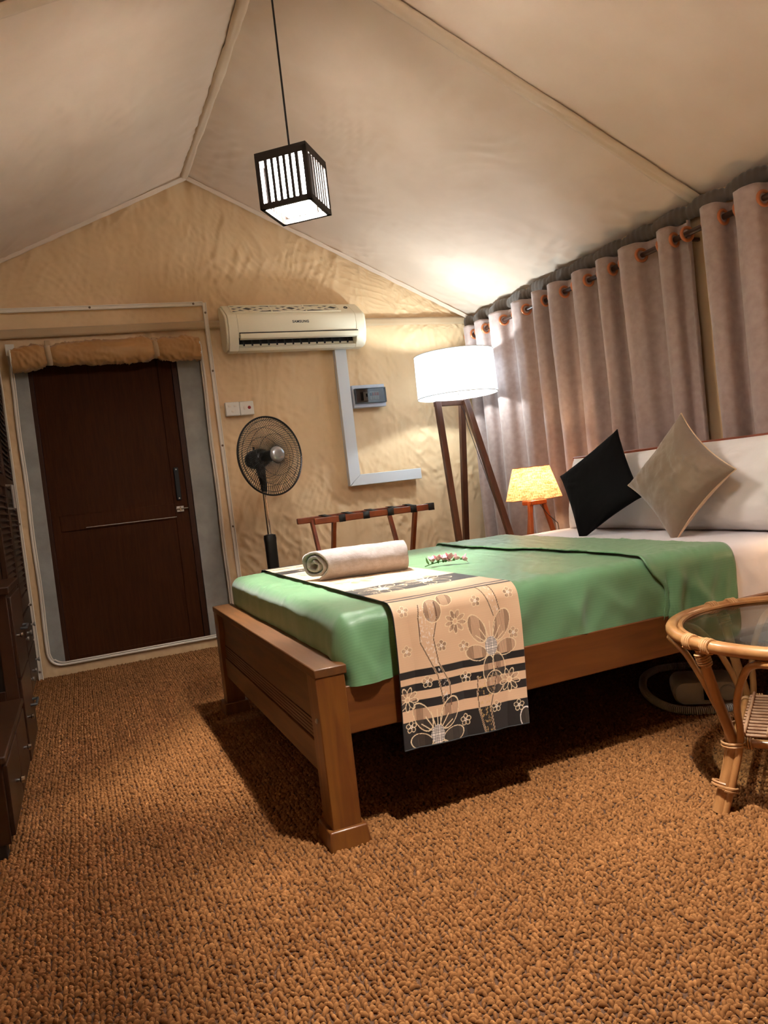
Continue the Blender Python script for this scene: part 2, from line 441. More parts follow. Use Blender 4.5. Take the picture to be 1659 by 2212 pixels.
# ================================================================== setting
# ---- floor and coir carpet
def coir_mat():
    m = bpy.data.materials.new('coir'); m.use_nodes = True
    nt = m.node_tree; N = nt.nodes; L = nt.links; p = N['Principled BSDF']
    p.inputs['Roughness'].default_value = 1.0; p.inputs['Specular IOR Level'].default_value = .1
    at = N.new('ShaderNodeAttribute'); at.attribute_type = 'INSTANCER'; at.attribute_name = 'shade'
    tc = N.new('ShaderNodeTexCoord')
    mp = N.new('ShaderNodeMapping'); mp.inputs['Scale'].default_value = (.35, 1.6, 1.6); L.new(tc.outputs['Object'], mp.inputs['Vector'])
    nz = N.new('ShaderNodeTexNoise'); nz.inputs['Scale'].default_value = 900; nz.inputs['Detail'].default_value = 2; L.new(mp.outputs['Vector'], nz.inputs['Vector'])
    ad = N.new('ShaderNodeMath'); ad.operation = 'MULTIPLY_ADD'; ad.inputs[1].default_value = .5; L.new(nz.outputs['Fac'], ad.inputs[0]); L.new(at.outputs['Fac'], ad.inputs[2])
    rp = N.new('ShaderNodeValToRGB')
    rp.color_ramp.elements[0].position = .2; rp.color_ramp.elements[0].color = lin((98, 61, 31))
    rp.color_ramp.elements[1].position = 1.0; rp.color_ramp.elements[1].color = lin((150, 104, 62))
    L.new(ad.outputs[0], rp.inputs['Fac']); L.new(rp.outputs[0], p.inputs['Base Color'])
    b = N.new('ShaderNodeBump'); b.inputs['Strength'].default_value = .6; b.inputs['Distance'].default_value = .001
    L.new(nz.outputs['Fac'], b.inputs['Height']); L.new(b.outputs['Normal'], p.inputs['Normal'])
    MATS['coir'] = m; return m
M_coir = coir_mat()
M_floor = mat('coir_backing', (82, 52, 28), .95, col2=(62, 38, 20), nscale=220, bump=.6, bscale=160)
fl = MB().bx(XL - .02, XR + .02, YF - .02, YB + .14, -.05, 0).build('floor', M_floor)
tag(fl, 'brown woven coir carpet covering the tent floor', kind='structure')

def carpet():
    # one short twisted yarn bump
    b = MB(); rings = []
    prof = [(-1, .12), (-.72, .62), (-.25, .95), (.25, .95), (.72, .62), (1, .12)]
    P = np.zeros((len(prof), 7, 3))
    for i, (t, r) in enumerate(prof):
        for k in range(7):
            a = PI * k / 6
            P[i, k] = (t * .0084, math.cos(a) * r * .0042, math.sin(a) * r * .0066 - .0012 + .0034 * (1 - t * t))
    b.grid(P); proto = bpy.data.objects.new('yarn_bump', b.mesh('yarn_bump', M_coir, True))
    px, py = .0118, .0096
    xs = np.arange(XL + .3, XR - .05, px); ys = np.arange(.25, YB - .02, py)
    X, Y = np.meshgrid(xs, ys, indexing='ij')
    odd = (np.arange(len(xs)) % 2)[:, None] * np.ones_like(Y)
    Y = Y + odd * py * .5 + RNG.normal(0, .0020, X.shape) + .004 * pn(X * 2, Y * 2)
    X = X + RNG.normal(0, .0019, X.shape) + .010 * pn(X * 1.3 + 5, Y * 1.3)
    ang = np.where(odd > .5, 1, -1) * .80 + PI / 2 + RNG.normal(0, .5, X.shape)
    n = X.size
    me = bpy.data.meshes.new('carpet_weave'); me.vertices.add(n)
    co = np.stack([X.ravel(), Y.ravel(), np.zeros(n)], -1).astype(np.float32); me.vertices.foreach_set('co', co.ravel())
    rot = np.stack([RNG.normal(0, .12, n), RNG.normal(0, .12, n), ang.ravel()], -1).astype(np.float32)
    a = me.attributes.new('rot', 'FLOAT_VECTOR', 'POINT'); a.data.foreach_set('vector', rot.ravel())
    a = me.attributes.new('scl', 'FLOAT', 'POINT'); a.data.foreach_set('value', (1 + RNG.normal(0, .17, n)).astype(np.float32))
    sh = np.clip(.35 + RNG.normal(0, .13, n) + .15 * fbm(X.ravel() * 1.6, Y.ravel() * 1.6), 0, 1)
    a = me.attributes.new('shade', 'FLOAT', 'POINT'); a.data.foreach_set('value', sh.astype(np.float32))
    me.materials.append(M_coir)
    o = link(me, 'carpet_weave', fl); o['kind'] = 'stuff'
    g = bpy.data.node_groups.new('carpet_weave', 'GeometryNodeTree')
    g.interface.new_socket('Geometry', in_out='INPUT', socket_type='NodeSocketGeometry')
    g.interface.new_socket('Geometry', in_out='OUTPUT', socket_type='NodeSocketGeometry')
    N = g.nodes; L = g.links
    gi = N.new('NodeGroupInput'); go = N.new('NodeGroupOutput')
    mp = N.new('GeometryNodeMeshToPoints'); L.new(gi.outputs[0], mp.inputs['Mesh'])
    oi = N.new('GeometryNodeObjectInfo'); oi.inputs['Object'].default_value = proto; oi.inputs['As Instance'].default_value = True
    io = N.new('GeometryNodeInstanceOnPoints'); L.new(mp.outputs['Points'], io.inputs['Points']); L.new(oi.outputs['Geometry'], io.inputs['Instance'])
    ra = N.new('GeometryNodeInputNamedAttribute'); ra.data_type = 'FLOAT_VECTOR'; ra.inputs['Name'].default_value = 'rot'
    sa = N.new('GeometryNodeInputNamedAttribute'); sa.data_type = 'FLOAT'; sa.inputs['Name'].default_value = 'scl'
    e2 = N.new('FunctionNodeEulerToRotation'); L.new(ra.outputs['Attribute'], e2.inputs[0]); L.new(e2.outputs[0], io.inputs['Rotation'])
    L.new(sa.outputs['Attribute'], io.inputs['Scale'])
    L.new(io.outputs['Instances'], go.inputs[0])
    md = o.modifiers.new('weave', 'NODES'); md.node_group = g
carpet()

# ---- tent walls
def zroof(x): return ZA - np.abs(x - XA) * (ZA - ZE) / (XR - XA)
OX0, OX1, OZ0, OZ1 = -.265, .905, .07, 2.0          # doorway cut in the back canvas
def back_wall():
    xs = np.unique(np.round(np.concatenate([np.linspace(XL, OX0, 70), np.linspace(OX0, OX1, 92), np.linspace(OX1, XR, 190)]), 5))
    zl = np.unique(np.round(np.concatenate([np.linspace(0, OZ0, 6), np.linspace(OZ0, OZ1, 140), np.linspace(OZ1, 2.1, 8)]), 5))
    X, Z = np.meshgrid(xs, zl, indexing='ij')
    t = np.linspace(0, 1, 80)[1:]
    Zt = 2.1 + (zroof(xs)[:, None] + .01 - 2.1) * t[None, :]
    Z = np.concatenate([Z, Zt], 1); X = np.repeat(xs[:, None], Z.shape[1], 1)
    zr = zroof(X); dtop = np.clip(zr - Z, 0, 9)
    d = .009 * fbm(X * 1.3, Z * .8, 2)
    # long hanging folds below the hem band, fanned creases at the corner
    low = smooth01((2.1 - Z) / .15)
    d += low * (.010 * pn(X * 7 + .35 * Z, Z * .55) + .006 * pn(X * 15 - .5 * Z, Z * .8 + 9)) * (.35 + .65 * smooth01((X - .95) / .15))
    # gathers under the sloping roof edge
    d += .020 * np.exp(-dtop / .16) * pn(X * 13 + 3, Z * .8) + .010 * np.exp(-dtop / .07) * pn(X * 34, Z * 2)
    # crumples
    d += .010 * crumple(X * 1.5, Z * 1.5) * (.55 + .45 * smooth01((X - .95) / .1))
    d += .0045 * crumple(X * 3.0 + 9, Z * 3.0 - 4)
    # fan of creases from the far right eave corner and from under the air conditioner pipe
    for cx, cz, k in ((XR - .05, 2.16, .010), (2.35, 1.0, .007), (2.05, .75, .005)):
        an = np.arctan2(Z - cz, X - cx); rr = np.hypot(X - cx, Z - cz)
        d += k * np.exp(-rr / .55) * smooth01(rr / .12) * pn(an * 9, rr * 1.5 + cx)
    for sx in (1.195, 1.735, 2.27, .98):
        d += .004 * np.exp(-((X - sx) / .006) ** 2) * low
    edge = np.minimum(np.minimum(np.abs(X - OX0), np.abs(X - OX1)), 1) if False else None
    Y = YB - np.clip(d, -.02, .045)
    # keep the floor edge straight
    Y = YB + (Y - YB) * smooth01(Z / .05 + .15)
    P = np.stack([X, Y, Z], -1)
    xc = (xs[:-1] + xs[1:]) / 2; zc = (Z[:-1, :-1] + Z[:-1, 1:]) / 2
    keep = ~((xc[:, None] > OX0) & (xc[:, None] < OX1) & (zc > OZ0) & (zc < OZ1))
    o = gridmesh('wall_back', P, M_wall, keep=keep, flip=True)
    tag(o, 'creased tan canvas end wall of the tent with the doorway', kind='structure')
    return o
wall_back = back_wall()
def hem(name, x0, x1, z0a, z0b, h, y, seed):
    n = 120; xs = np.linspace(x0, x1, n); P = np.zeros((n, 4, 3))
    for k in range(4):
        P[:, k, 0] = xs; P[:, k, 2] = lerp(z0a, z0b, (xs - x0) / (x1 - x0)) + h * k / 3
        P[:, k, 1] = y - .004 * pn(xs * 6 + seed, np.full(n, k * .4))
    gridmesh(name, P, M_band, wall_back, flip=True, thick=.002)
hem('hem_band', XL, OX1 + .05, 2.085, 2.135, .055, YB - .050, 3)
hem('hem_band', OX1 + .05, XR, 2.135, 2.125, .055, YB - .046, 8)
# corner fillets of the doorway cut
for sx, cx in ((1, OX0), (-1, OX1)):
    R = .085; m = MB(); pts = [(cx, OZ0)]
    for k in range(9):
        a = PI / 2 * k / 8; pts.append((cx + sx * (R - R * math.sin(a)), OZ0 + R - R * math.cos(a)))
    m.prism(pts, 'y', YB - .006, YB + .002); m.build('corner_gusset', M_wall, wall_back)

def roof(side, name, label):
    ys = np.linspace(YF, YB, 330); s = np.linspace(0, 1, 120)
    S, Y = np.meshgrid(s, ys, indexing='ij')
    run = XR - XA; slope = (ZA - ZE) / run; Ln = math.hypot(run, ZA - ZE)
    x = XA + side * run * S; z = ZA - (ZA - ZE) * S
    bay = np.where(Y > YS, (Y - YS) / (YB - YS), (YS - Y) / (YS - YF) * 2 % 1.0)
    sag = .035 * np.sin(PI * S) * np.sin(PI * np.clip(bay, 0, 1)) ** .8
    dl = S * Ln; dY = Y
    d = sag + .008 * fbm(dl * 1.1 + side * 7, dY * 1.1, 2)
    nr = np.exp(-dl / .18)
    d += .012 * nr * pn(dY * 16, dl * 2) + .006 * nr * pn(dY * 34 + dl * 6, dl * 3)
    ne = np.exp(-(1 - S) * Ln / .35)
    d += .010 * ne * pn(dY * 11 + dl * 3, dl * 1.2 + 40) + .005 * ne * pn(dY * 26 - 4 * dl, dl)
    ng = np.exp(-(YB - Y) / .10)
    d += .010 * ng * pn(dl * 18, dY * 3)
    nsm = np.exp(-np.abs(Y - YS) / .12) * (Y > YS)
    d += .007 * nsm * pn(dl * 9, dY * 4)
    d += .011 * crumple(dl * 1.0 + 3 * side, dY * 1.0) * smooth01((Y - YS + .1) / .3) * (.5 + .5 * pn(dl * 2, dY * 2))
    nx, nz = side * slope / math.hypot(slope, 1), 1 / math.hypot(slope, 1)
    x = x - nx * d; z = z - nz * d
    P = np.stack([x, Y, z], -1)
    o = gridmesh(name, P, M_roof, flip=(side > 0))
    tag(o, label, kind='structure'); return o
roof_r = roof(1, 'ceiling', 'cream fabric roof lining sloping down to the curtains')
roof_l = roof(-1, 'ceiling', 'cream fabric roof lining sloping down towards the wardrobe')
# seam sleeve on both slopes, gable edge strips, ridge sleeve
def slope_pt(side, s, off):
    run = XR - XA; sl = (ZA - ZE) / run; h = math.hypot(sl, 1)
    return XA + side * run * s - side * sl / h * off, ZA - (ZA - ZE) * s - off / h
for side, par in ((1, roof_r), (-1, roof_l)):
    n = 90; ss = np.linspace(.0, 1, n); w = 9
    P = np.zeros((n, w, 3))
    for i, s in enumerate(ss):
        for k in range(w):
            u = (k - (w - 1) / 2) / ((w - 1) / 2)
            off = .010 + .008 * (1 - abs(u) ** 2.5) + .003 * float(pn(s * 30, u * 2))
            if abs(u) < .1: off -= .005
            xx, zz = slope_pt(side, s, off)
            P[i, k] = (xx, YS + u * .042 + .006 * float(pn(s * 7, 3)), zz)
    gridmesh('seam_sleeve', P, M_seam, par, flip=(side > 0), thick=.002)
    P = np.zeros((n, 6, 3))
    for i, s in enumerate(ss):
        for k in range(6):
            u = k / 5
            xx, zz = slope_pt(side, s, .010 + .024 * u ** 1.6 + .006 * float(pn(s * 22, u * 2)))
            P[i, k] = (xx, YB - .075 + .012 * u, zz)
    gridmesh('gable_edge_strip', P, M_roof, par, flip=(side > 0), thick=.002)
n = 160; ys = np.linspace(YF, YB - .04, n); w = 11; P = np.zeros((n, w, 3))
for i, y in enumerate(ys):
    ph = (YB - y) / .52; sc = abs(math.sin(PI * ph)) ** .5
    for k in range(w):
        a = PI * (k / (w - 1)); r = .016 + .008 * sc + .004 * float(pn(y * 12, k * .5))
        if k in (5,): r -= .004
        P[i, k] = (XA + .01 * math.sin(y * 2.2) - math.cos(a) * r * 1.15, y, ZA - .012 - math.sin(a) * r * .9)
gridmesh('ridge_sleeve', P, M_seam, roof_r, flip=False, thick=.002)

def side_wall(name, x, label, flip):
    ys = np.linspace(YF, YB, 220); zs = np.linspace(0, ZE + .01, 70); Y, Z = np.meshgrid(ys, zs, indexing='ij')
    d = .012 * fbm(Y * 2, Z, 2) + .008 * pn(Y * 9, Z * .7)
    P = np.stack([x + (-.5 if x > 0 else .5) * np.abs(d), Y, Z], -1)
    tag(gridmesh(name, P, M_wall, flip=flip), label, kind='structure')
side_wall('wall_right', XR, 'tan canvas side wall hidden behind the curtains', True)
side_wall('wall_left', XL, 'tan canvas side wall behind the wardrobe', False)
xs = np.linspace(XL, XR, 80); t = np.linspace(0, 1, 40); X, T = np.meshgrid(xs, t, indexing='ij')
P = np.stack([X, YF + .02 * fbm(X * 2, T * 3, 2), T * (zroof(X) + .01)], -1)
tag(gridmesh('wall_front', P, M_wall), 'tan canvas end wall behind the camera', kind='structure')

# ---- doorway: cement reveal, brown door
d1 = thing('door_1', 'dark brown flush door with a mid rail in the canvas doorway', None, (.28, YB + .06, 0), kind='structure')
MB().bx(-.36, -.172, YB + .035, YB + .075, 0, 2.12).build('cement_jamb', M_conc, d1, bev=.002)
MB().bx(.742, 1.0, YB + .035, YB + .075, 0, 2.12).build('cement_jamb', M_conc, d1, bev=.002)
for xx in (-.165, .722):
    MB().bx(xx - .018, xx + .018, YB + .04, YB + .085, 0, 2.06).build('door_frame', M_doorf, d1, bev=.003)
MB().bx(-.18, .74, YB + .04, YB + .085, 2.02, 2.06).build('door_frame', M_doorf, d1, bev=.003)
leaf = MB().bx(-.146, .703, YB + .06, YB + .09, .01, 2.02).build('door_leaf', M_door, d1, bev=.002)
MB().bx(-.146, -.10, YB + .052, YB + .061, .01, 2.02).build('stile', M_door, leaf, bev=.002)
MB().bx(.615, .703, YB + .052, YB + .061, .01, 2.02).build('stile', M_door, leaf, bev=.002)
MB().bx(-.10, .615, YB + .052, YB + .061, .893, .995).build('mid_rail', M_door, leaf, bev=.004)
MB().bx(-.10, .615, YB + .052, YB + .061, .01, .10).build('bottom_rail', M_door, leaf, bev=.004)
MB().bx(.05, .62, YB + .047, YB + .052, .905, .908).build('metal_edge', M_steel, leaf)
h = MB().bx(.635, .665, YB + .028, YB + .052, 1.015, 1.235).build('door_handle', M_matblack, leaf, bev=.004, label='black pull handle plate')
for zz in (1.028, 1.222): MB().lathe([(.005, 0), (.005, .003), (.002, .005)], (.65, YB + .029, zz), 10, Matrix.Rotation(PI / 2, 3, 'X')).build('screw', M_steel, h)
lt = MB().bx(.625, .672, YB + .040, YB + .052, .937, .975).build('latch_plate', M_steel, leaf, bev=.002, label='silver slide latch')
MB().tube([(.62, YB + .036, .957), (.70, YB + .036, .957)], .006, 8).build('bolt', M_chrome, lt)
MB().bx(.645, .652, YB + .022, YB + .04, .94, .972).build('knob', M_chrome, lt, bev=.001)

# ---- white zip piping round the doorway cut
def path_round(R):
    p = [(OX0, OZ1 + .05)]
    p += [(OX0 + .0025 * math.sin(k * .9), OZ1 - (OZ1 - OZ0 - R) * k / 20) for k in range(1, 21)]
    p += [(OX0 + R - R * math.cos(a), OZ0 + R - R * math.sin(a)) for a in np.linspace(0, PI / 2, 9)[1:]]
    p += [(OX0 + R + (OX1 - OX0 - 2 * R) * k / 20, OZ0) for k in range(1, 21)]
    p += [(OX1 - R + R * math.sin(a), OZ0 + R - R * math.cos(a)) for a in np.linspace(0, PI / 2, 9)[1:]]
    p += [(OX1 + .0025 * math.sin(k * .8), OZ0 + R + (OZ1 - OZ0 - R) * k / 20) for k in range(1, 21)]
    return p
pp = path_round(.085)
z1 = thing('trim_1', 'white zip piping edging the canvas doorway', None, (.3, YB - .02, .0), kind='structure')
MB().tube([(x, YB - .022, z) for x, z in pp], .0075, 8).build('piping', M_trim, z1)
MB().tube([(x + (.013 if x < .2 else -.013 if x > .8 else 0), YB - .016, z + (.013 if z < .1 else 0)) for x, z in pp], .005, 6).build('zip_tape', M_trim, z1)
# ---- white aluminium rails with screws
def rail(name, label, a, b, screws, w=.028):
    t = thing(name, label, None, a, kind='structure')
    m = MB(); a = Vector(a); b = Vector(b)
    m.bar(a, b, w, .012, up=(0, 1, 0)); m.build('rail', M_trim, t, bev=.003)
    d = (b - a).normalized(); s = d.cross(Vector((0, 1, 0)))
    m = MB(); m.tube([a + s * w * .36 + Vector((0, -.008, 0)), b + s * w * .36 + Vector((0, -.008, 0))], .004, 6); m.tube([a - s * w * .36 + Vector((0, -.008, 0)), b - s * w * .36 + Vector((0, -.008, 0))], .004, 6)
    m.build('rail_lip', M_trim, t)['kind'] = 'stuff'
    for f in screws:
        c = a.lerp(b, f) + Vector((0, -.009, 0))
        MB().lathe([(.0075, 0), (.0075, .003), (.003, .006)], c, 10, Matrix.Rotation(PI / 2, 3, 'X')).build('screw', M_screw, t)
yr = YB - .048
rail('trim_2', 'white horizontal rail across the canvas above the door', (-.42, yr, 2.272), (.945, yr, 2.303), (.48, .955))
rail('trim_3', 'white upright rail between the door and the fan', (.955, yr, 2.31), (.972, yr, .02), (.03, .20, .42, .66, .86))
rail('trim_4', 'white upright rail between the wardrobe and the door', (-.334, yr + .01, 2.27), (-.318, yr + .01, 0), (.12, .37, .57, .79, .975))

# ================================================================== things on the back wall
# ---- rolled-up canvas door flap
t = thing('rolled_door_flap', 'rolled-up tan canvas door flap tied above the brown door', 'door flap', (.32, YB - .11, 1.92))
x0, x1 = -.245, .875; n = 150; w = 40; xs = np.linspace(x0, x1, n); P = np.zeros((n, w + 1, 3))
for i, x in enumerate(xs):
    r = .066 + .010 * float(pn(x * 5, 2.2))
    for sxp in (-.037, .596): r -= .020 * math.exp(-((x - sxp) / .035) ** 2)
    if x < -.1: r *= lerp(.95, 1, (x + .245) / .145)
    zc = 1.985 + .012 * math.sin((x - .1) * 3.4) - .02 * math.exp(-((x + .24) / .08) ** 2)
    for k in range(w + 1):
        a = 2 * PI * k / w
        rr = r * (1 + .10 * float(pn(x * 6 + 3 * math.cos(a), 2.5 * math.sin(a) + x * 3))) + .012 * float(crumple(np.array(x * 2.6), np.array(a * .30)))
        P[i, k] = (x, YB - .125 + math.cos(a) * rr * .9, zc + math.sin(a) * rr * 1.05)
gridmesh('roll', P, M_flap, t)
for sxp in (-.037, .596):
    pts = [(sxp + .003 * math.sin(a * 2), YB - .125 + math.cos(a) * .052, 1.985 + .012 * math.sin((sxp - .1) * 3.4) + math.sin(a) * .060) for a in np.linspace(0, 2 * PI, 25)]
    P = np.zeros((25, 2, 3))
    for i, p in enumerate(pts): P[i, 0] = (p[0] - .016, p[1], p[2]); P[i, 1] = (p[0] + .016, p[1], p[2])
    gridmesh('strap', P, M_band, t, thick=.003)
    MB().bx(sxp - .016, sxp + .016, YB - .12, YB - .055, 2.035, 2.075).build('strap_tab', M_band, t, bev=.004)
for k, rr in enumerate((.062, .049, .036, .022)):
    xx = x1 - .004 + .004 * k
    MB().tube([(xx, YB - .125 + math.cos(a) * rr, 1.985 + .012 * math.sin((x1 - .1) * 3.4) + math.sin(a) * rr * 1.05) for a in np.linspace(0, 2 * PI, 25)[:-1]], .005, 6, closed=True).build('white_edge_piping', M_white, t)
MB().tube([(x0 - .002, YB - .125 + math.cos(a) * .055, 1.955 + math.sin(a) * .062) for a in np.linspace(0, 2 * PI, 25)[:-1]], .005, 6, closed=True).build('white_edge_piping', M_white, t)
MB().bx(x1 - .02, x1 + .01, YB - .06, YB - .052, 2.03, 2.075).build('white_tape_end', M_white, t)
MB().bx(x0 - .03, x0 + .02, YB - .06, YB - .054, 2.0, 2.07).build('white_tape_end', M_white, t)

# ---- air conditioner
AX0, AX1 = 1.048, 2.03; AY = YB - .03
t = thing('air_conditioner', 'cream wall-mounted split air conditioner above the grey trunking', 'air conditioner', ((AX0 + AX1) / 2, AY, 1.95))
prof = [(0, 1.985), (.06, 1.953), (.14, 1.953), (.178, 1.985), (.200, 2.045), (.207, 2.10), (.203, 2.165), (.188, 2.188), (.07, 2.272), (.03, 2.283), (0, 2.283)]
notch = [(0, 1.985), (.06, 1.953), (.14, 1.953), (.160, 1.972), (.115, 1.985), (.105, 2.045), (.196, 2.052), (.207, 2.10), (.203, 2.165), (.188, 2.188), (.07, 2.272), (.03, 2.283), (0, 2.283)]
MB().prism([(AY - d, z) for d, z in notch], 'x', AX0 + .075, AX1 - .075).build('body', M_ac, t, bev=.003)
for a, b in ((AX0 + .012, AX0 + .0755), (AX1 - .0755, AX1 - .012)):
    MB().prism([(AY - d, z) for d, z in prof], 'x', a, b).build('end_section', M_ac, t, bev=.004)
inner = [(d * .93 + .004, 2.115 + (z - 2.115) * .93) for d, z in prof]
for a, b in ((AX0 - .004, AX0 + .013), (AX1 - .013, AX1 + .004)):
    MB().prism([(AY - d, z) for d, z in inner], 'x', a, b).build('end_cap', M_ac, t, bev=.006)
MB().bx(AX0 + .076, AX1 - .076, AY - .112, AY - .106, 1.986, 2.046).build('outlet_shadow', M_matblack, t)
m = MB(); m.box((0, 0, 0), (.01, .01, .05)); dv = m.mesh('outlet_vane', M_black, False)
for k in range(14):
    o = link(dv, 'outlet_vane', t); o.location = (AX0 + .12 + k * .057, AY - .125, 2.015)
m = MB(); m.prism([(AY - .172, 2.018), (AY - .205, 2.021), (AY - .212, 2.03), (AY - .212, 2.052), (AY - .206, 2.056), (AY - .172, 2.024)], 'x', AX0 + .085, AX1 - .06)
m.build('louvre_flap', M_ac, t, bev=.002)
MB().prism([(AY - .199, 2.056), (AY - .2055, 2.056), (AY - .2055, 2.062), (AY - .199, 2.062)], 'x', AX0 + .08, AX1 - .065).build('shadow_gap', M_matblack, t)
# top grille on the sloping face
ga, gb = Vector((0, AY - .186, 2.190)), Vector((0, AY - .074, 2.270)); gd = (gb - ga); gn = Vector((0, -.58, .81))
def gp(x, s, off): v = ga + gd * s + gn * off; return (x, v.y, v.z)
gx0, gx1 = AX0 + .055, AX1 - .17
m = MB(); m.add([gp(gx0, .1, .0015), gp(gx1, .1, .0015), gp(gx1, .92, .0015), gp(gx0, .92, .0015)], [(0, 1, 2, 3)]); m.build('grille_mesh', M_darkgrey, t)
for k in range(4):
    ph = k * PI / 2; A = .26
    m = MB(); m.tube([gp(x, .5 + A * math.sin((x - gx0) * 2 * PI / .30 + ph) + .10 * math.cos(ph * 1.3), .003) for x in np.linspace(gx0, gx1, 70)], .0062, 6); m.build('grille_rib', M_ac, t)
for s in (.08, .94):
    m = MB(); m.tube([gp(gx0, s, .003), gp(gx1, s, .003)], .005, 6); m.build('grille_rib', M_ac, t)
for k in range(4):
    x = gx0 + (gx1 - gx0) * (0, .36, .68, 1)[k]; m = MB(); m.tube([gp(x, .08, .003), gp(x, .94, .003)], .005, 6); m.build('grille_rib', M_ac, t)
m = MB(); m.tube([gp(AX1 - .11 + .012 * math.cos(a), .55 + .10 * math.sin(a), .002) for a in np.linspace(0, 2 * PI, 17)[:-1]], .003, 6, closed=True); m.build('round_button', M_darkgrey, t)
def text_mesh(body, size, name, m, parent, origin, xdir, zdir, spacing=1.0):
    c = bpy.data.curves.new(name, 'FONT'); c.body = body; c.size = size; c.align_x = 'CENTER'; c.align_y = 'CENTER'; c.extrude = .0004; c.offset = .0006; c.space_character = spacing
    tmp = bpy.data.objects.new(name, c); COL.objects.link(tmp)
    bpy.context.view_layer.update()
    me = bpy.data.meshes.new_from_object(tmp.evaluated_get(bpy.context.evaluated_depsgraph_get()))
    bpy.data.objects.remove(tmp)
    X = Vector(xdir).normalized(); Z = Vector(zdir).normalized(); Nn = X.cross(Z)
    M = Matrix((X, Z, Nn)).transposed().to_4x4(); M.translation = Vector(origin)
    me.transform(M); me.materials.clear(); me.materials.append(m)
    o = link(me, name, parent); return o
text_mesh('SAMSUNG', .024, 'logo_lettering', M_darkgrey, t, (1.555, AY - .2085, 2.125), (1, 0, 0), (0, .05, 1), 1.1)

# ---- L-shaped grey trunking
t = thing('pipe_trunking', 'grey L-shaped pipe trunking running down from the air conditioner', 'trunking', (1.88, YB - .03, .98))
m = MB(); m.prism([(1.825, 1.955), (1.825, .978), (1.912, 1.055), (1.912, 1.955)], 'y', YB - .095, YB - .046); m.build('upright_duct', M_grey, t, bev=.003)
m = MB(); m.prism([(1.826, .977), (2.395, .977), (2.395, 1.055), (1.913, 1.055)], 'y', YB - .095, YB - .046); m.build('level_duct', M_grey, t, bev=.003)

# ---- breaker box
t = thing('breaker_box', 'small grey breaker box with a clear cover beside the trunking', 'breaker box', (2.055, YB - .03, 1.53))
MB().bx(1.925, 2.18, YB - .085, YB - .03, 1.532, 1.695).build('case', M_boxgrey, t, bev=.005)
MB().bx(1.945, 2.165, YB - .088, YB - .0845, 1.565, 1.662).build('recess_plate', mat('breaker_plate', (158, 150, 146), .5), t)
MB().bx(1.985, 2.005, YB - .094, YB - .088, 1.582, 1.642).build('breaker', M_darkgrey, t, bev=.001)
b = MB().bx(2.005, 2.038, YB - .096, YB - .088, 1.58, 1.642).build('breaker', M_white, t, bev=.001)
MB().bx(2.024, 2.034, YB - .101, YB - .096, 1.606, 1.628).build('toggle', M_black, b)
for k in range(4):
    b = MB().bx(2.054 + k * .018, 2.071 + k * .018, YB - .096, YB - .088, 1.582, 1.642).build('breaker', M_white, t, bev=.001)
    MB().bx(2.057 + k * .018, 2.068 + k * .018, YB - .101, YB - .096, 1.612, 1.634).build('toggle', M_orange if k else M_darkgrey, b)
MB().bx(1.94, 2.172, YB - .112, YB - .108, 1.560, 1.667).build('clear_cover', M_cover, t, bev=.001)
for z0, z1_ in ((1.560, 1.564), (1.663, 1.667)): MB().bx(1.94, 2.172, YB - .113, YB - .085, z0, z1_).build('cover_edge', M_darkgrey, t)
for xx in (1.938, 2.170): MB().bx(xx, xx + .005, YB - .113, YB - .085, 1.560, 1.667).build('cover_edge', M_darkgrey, t)

# ---- power socket and switch
t = thing('power_socket', 'white square three-pin power socket left of the red switch', 'socket', (1.058, YB - .04, 1.54))
MB().bx(1.010, 1.1065, YB - .07, YB - .035, 1.541, 1.634).build('plate', M_white, t, bev=.006)
for dx, dz in ((-.018, .018), (.018, .018), (0, -.018)):
    MB().bx(1.058 + dx - .009, 1.058 + dx + .009, YB - .073, YB - .0695, 1.588 + dz - .006, 1.588 + dz + .006).build('pin_shutter', M_trim, t, bev=.002)
t = thing('wall_switch', 'white wall switch with a red indicator above the fan', 'switch', (1.156, YB - .04, 1.54))
MB().bx(1.108, 1.204, YB - .07, YB - .035, 1.541, 1.634).build('plate', M_white, t, bev=.006)
MB().bx(1.132, 1.150, YB - .076, YB - .0695, 1.578, 1.60).build('rocker', M_trim, t, bev=.003)
MB().lathe([(.011, 0), (.011, .003), (.006, .006)], (1.172, YB - .0695, 1.59), 16, Matrix.Rotation(PI / 2, 3, 'X')).build('red_indicator', M_redled, t)

# ================================================================== curtains
RX, RZ = 2.895, 2.004
t = thing('curtain_rod', 'dark wooden curtain rod along the right wall', 'curtain rod', (RX, 3, RZ))
MB().tube([(RX, 4.98, RZ), (RX, .9, RZ)], .014, 12).build('rod', M_rod, t)
for yy in (4.985, .895): MB().lathe([(.014, -.02), (.026, -.01), (.028, .008), (.01, .025)], (RX, yy, RZ), 14, Matrix.Rotation(PI / 2, 3, 'X')).build('finial', M_rod, t)
for yy in (4.9, 2.80, 1.0): MB().bx(RX, XR - .01, yy - .008, yy + .008, RZ - .03, RZ - .014).build('bracket', M_rod, t, bev=.002)
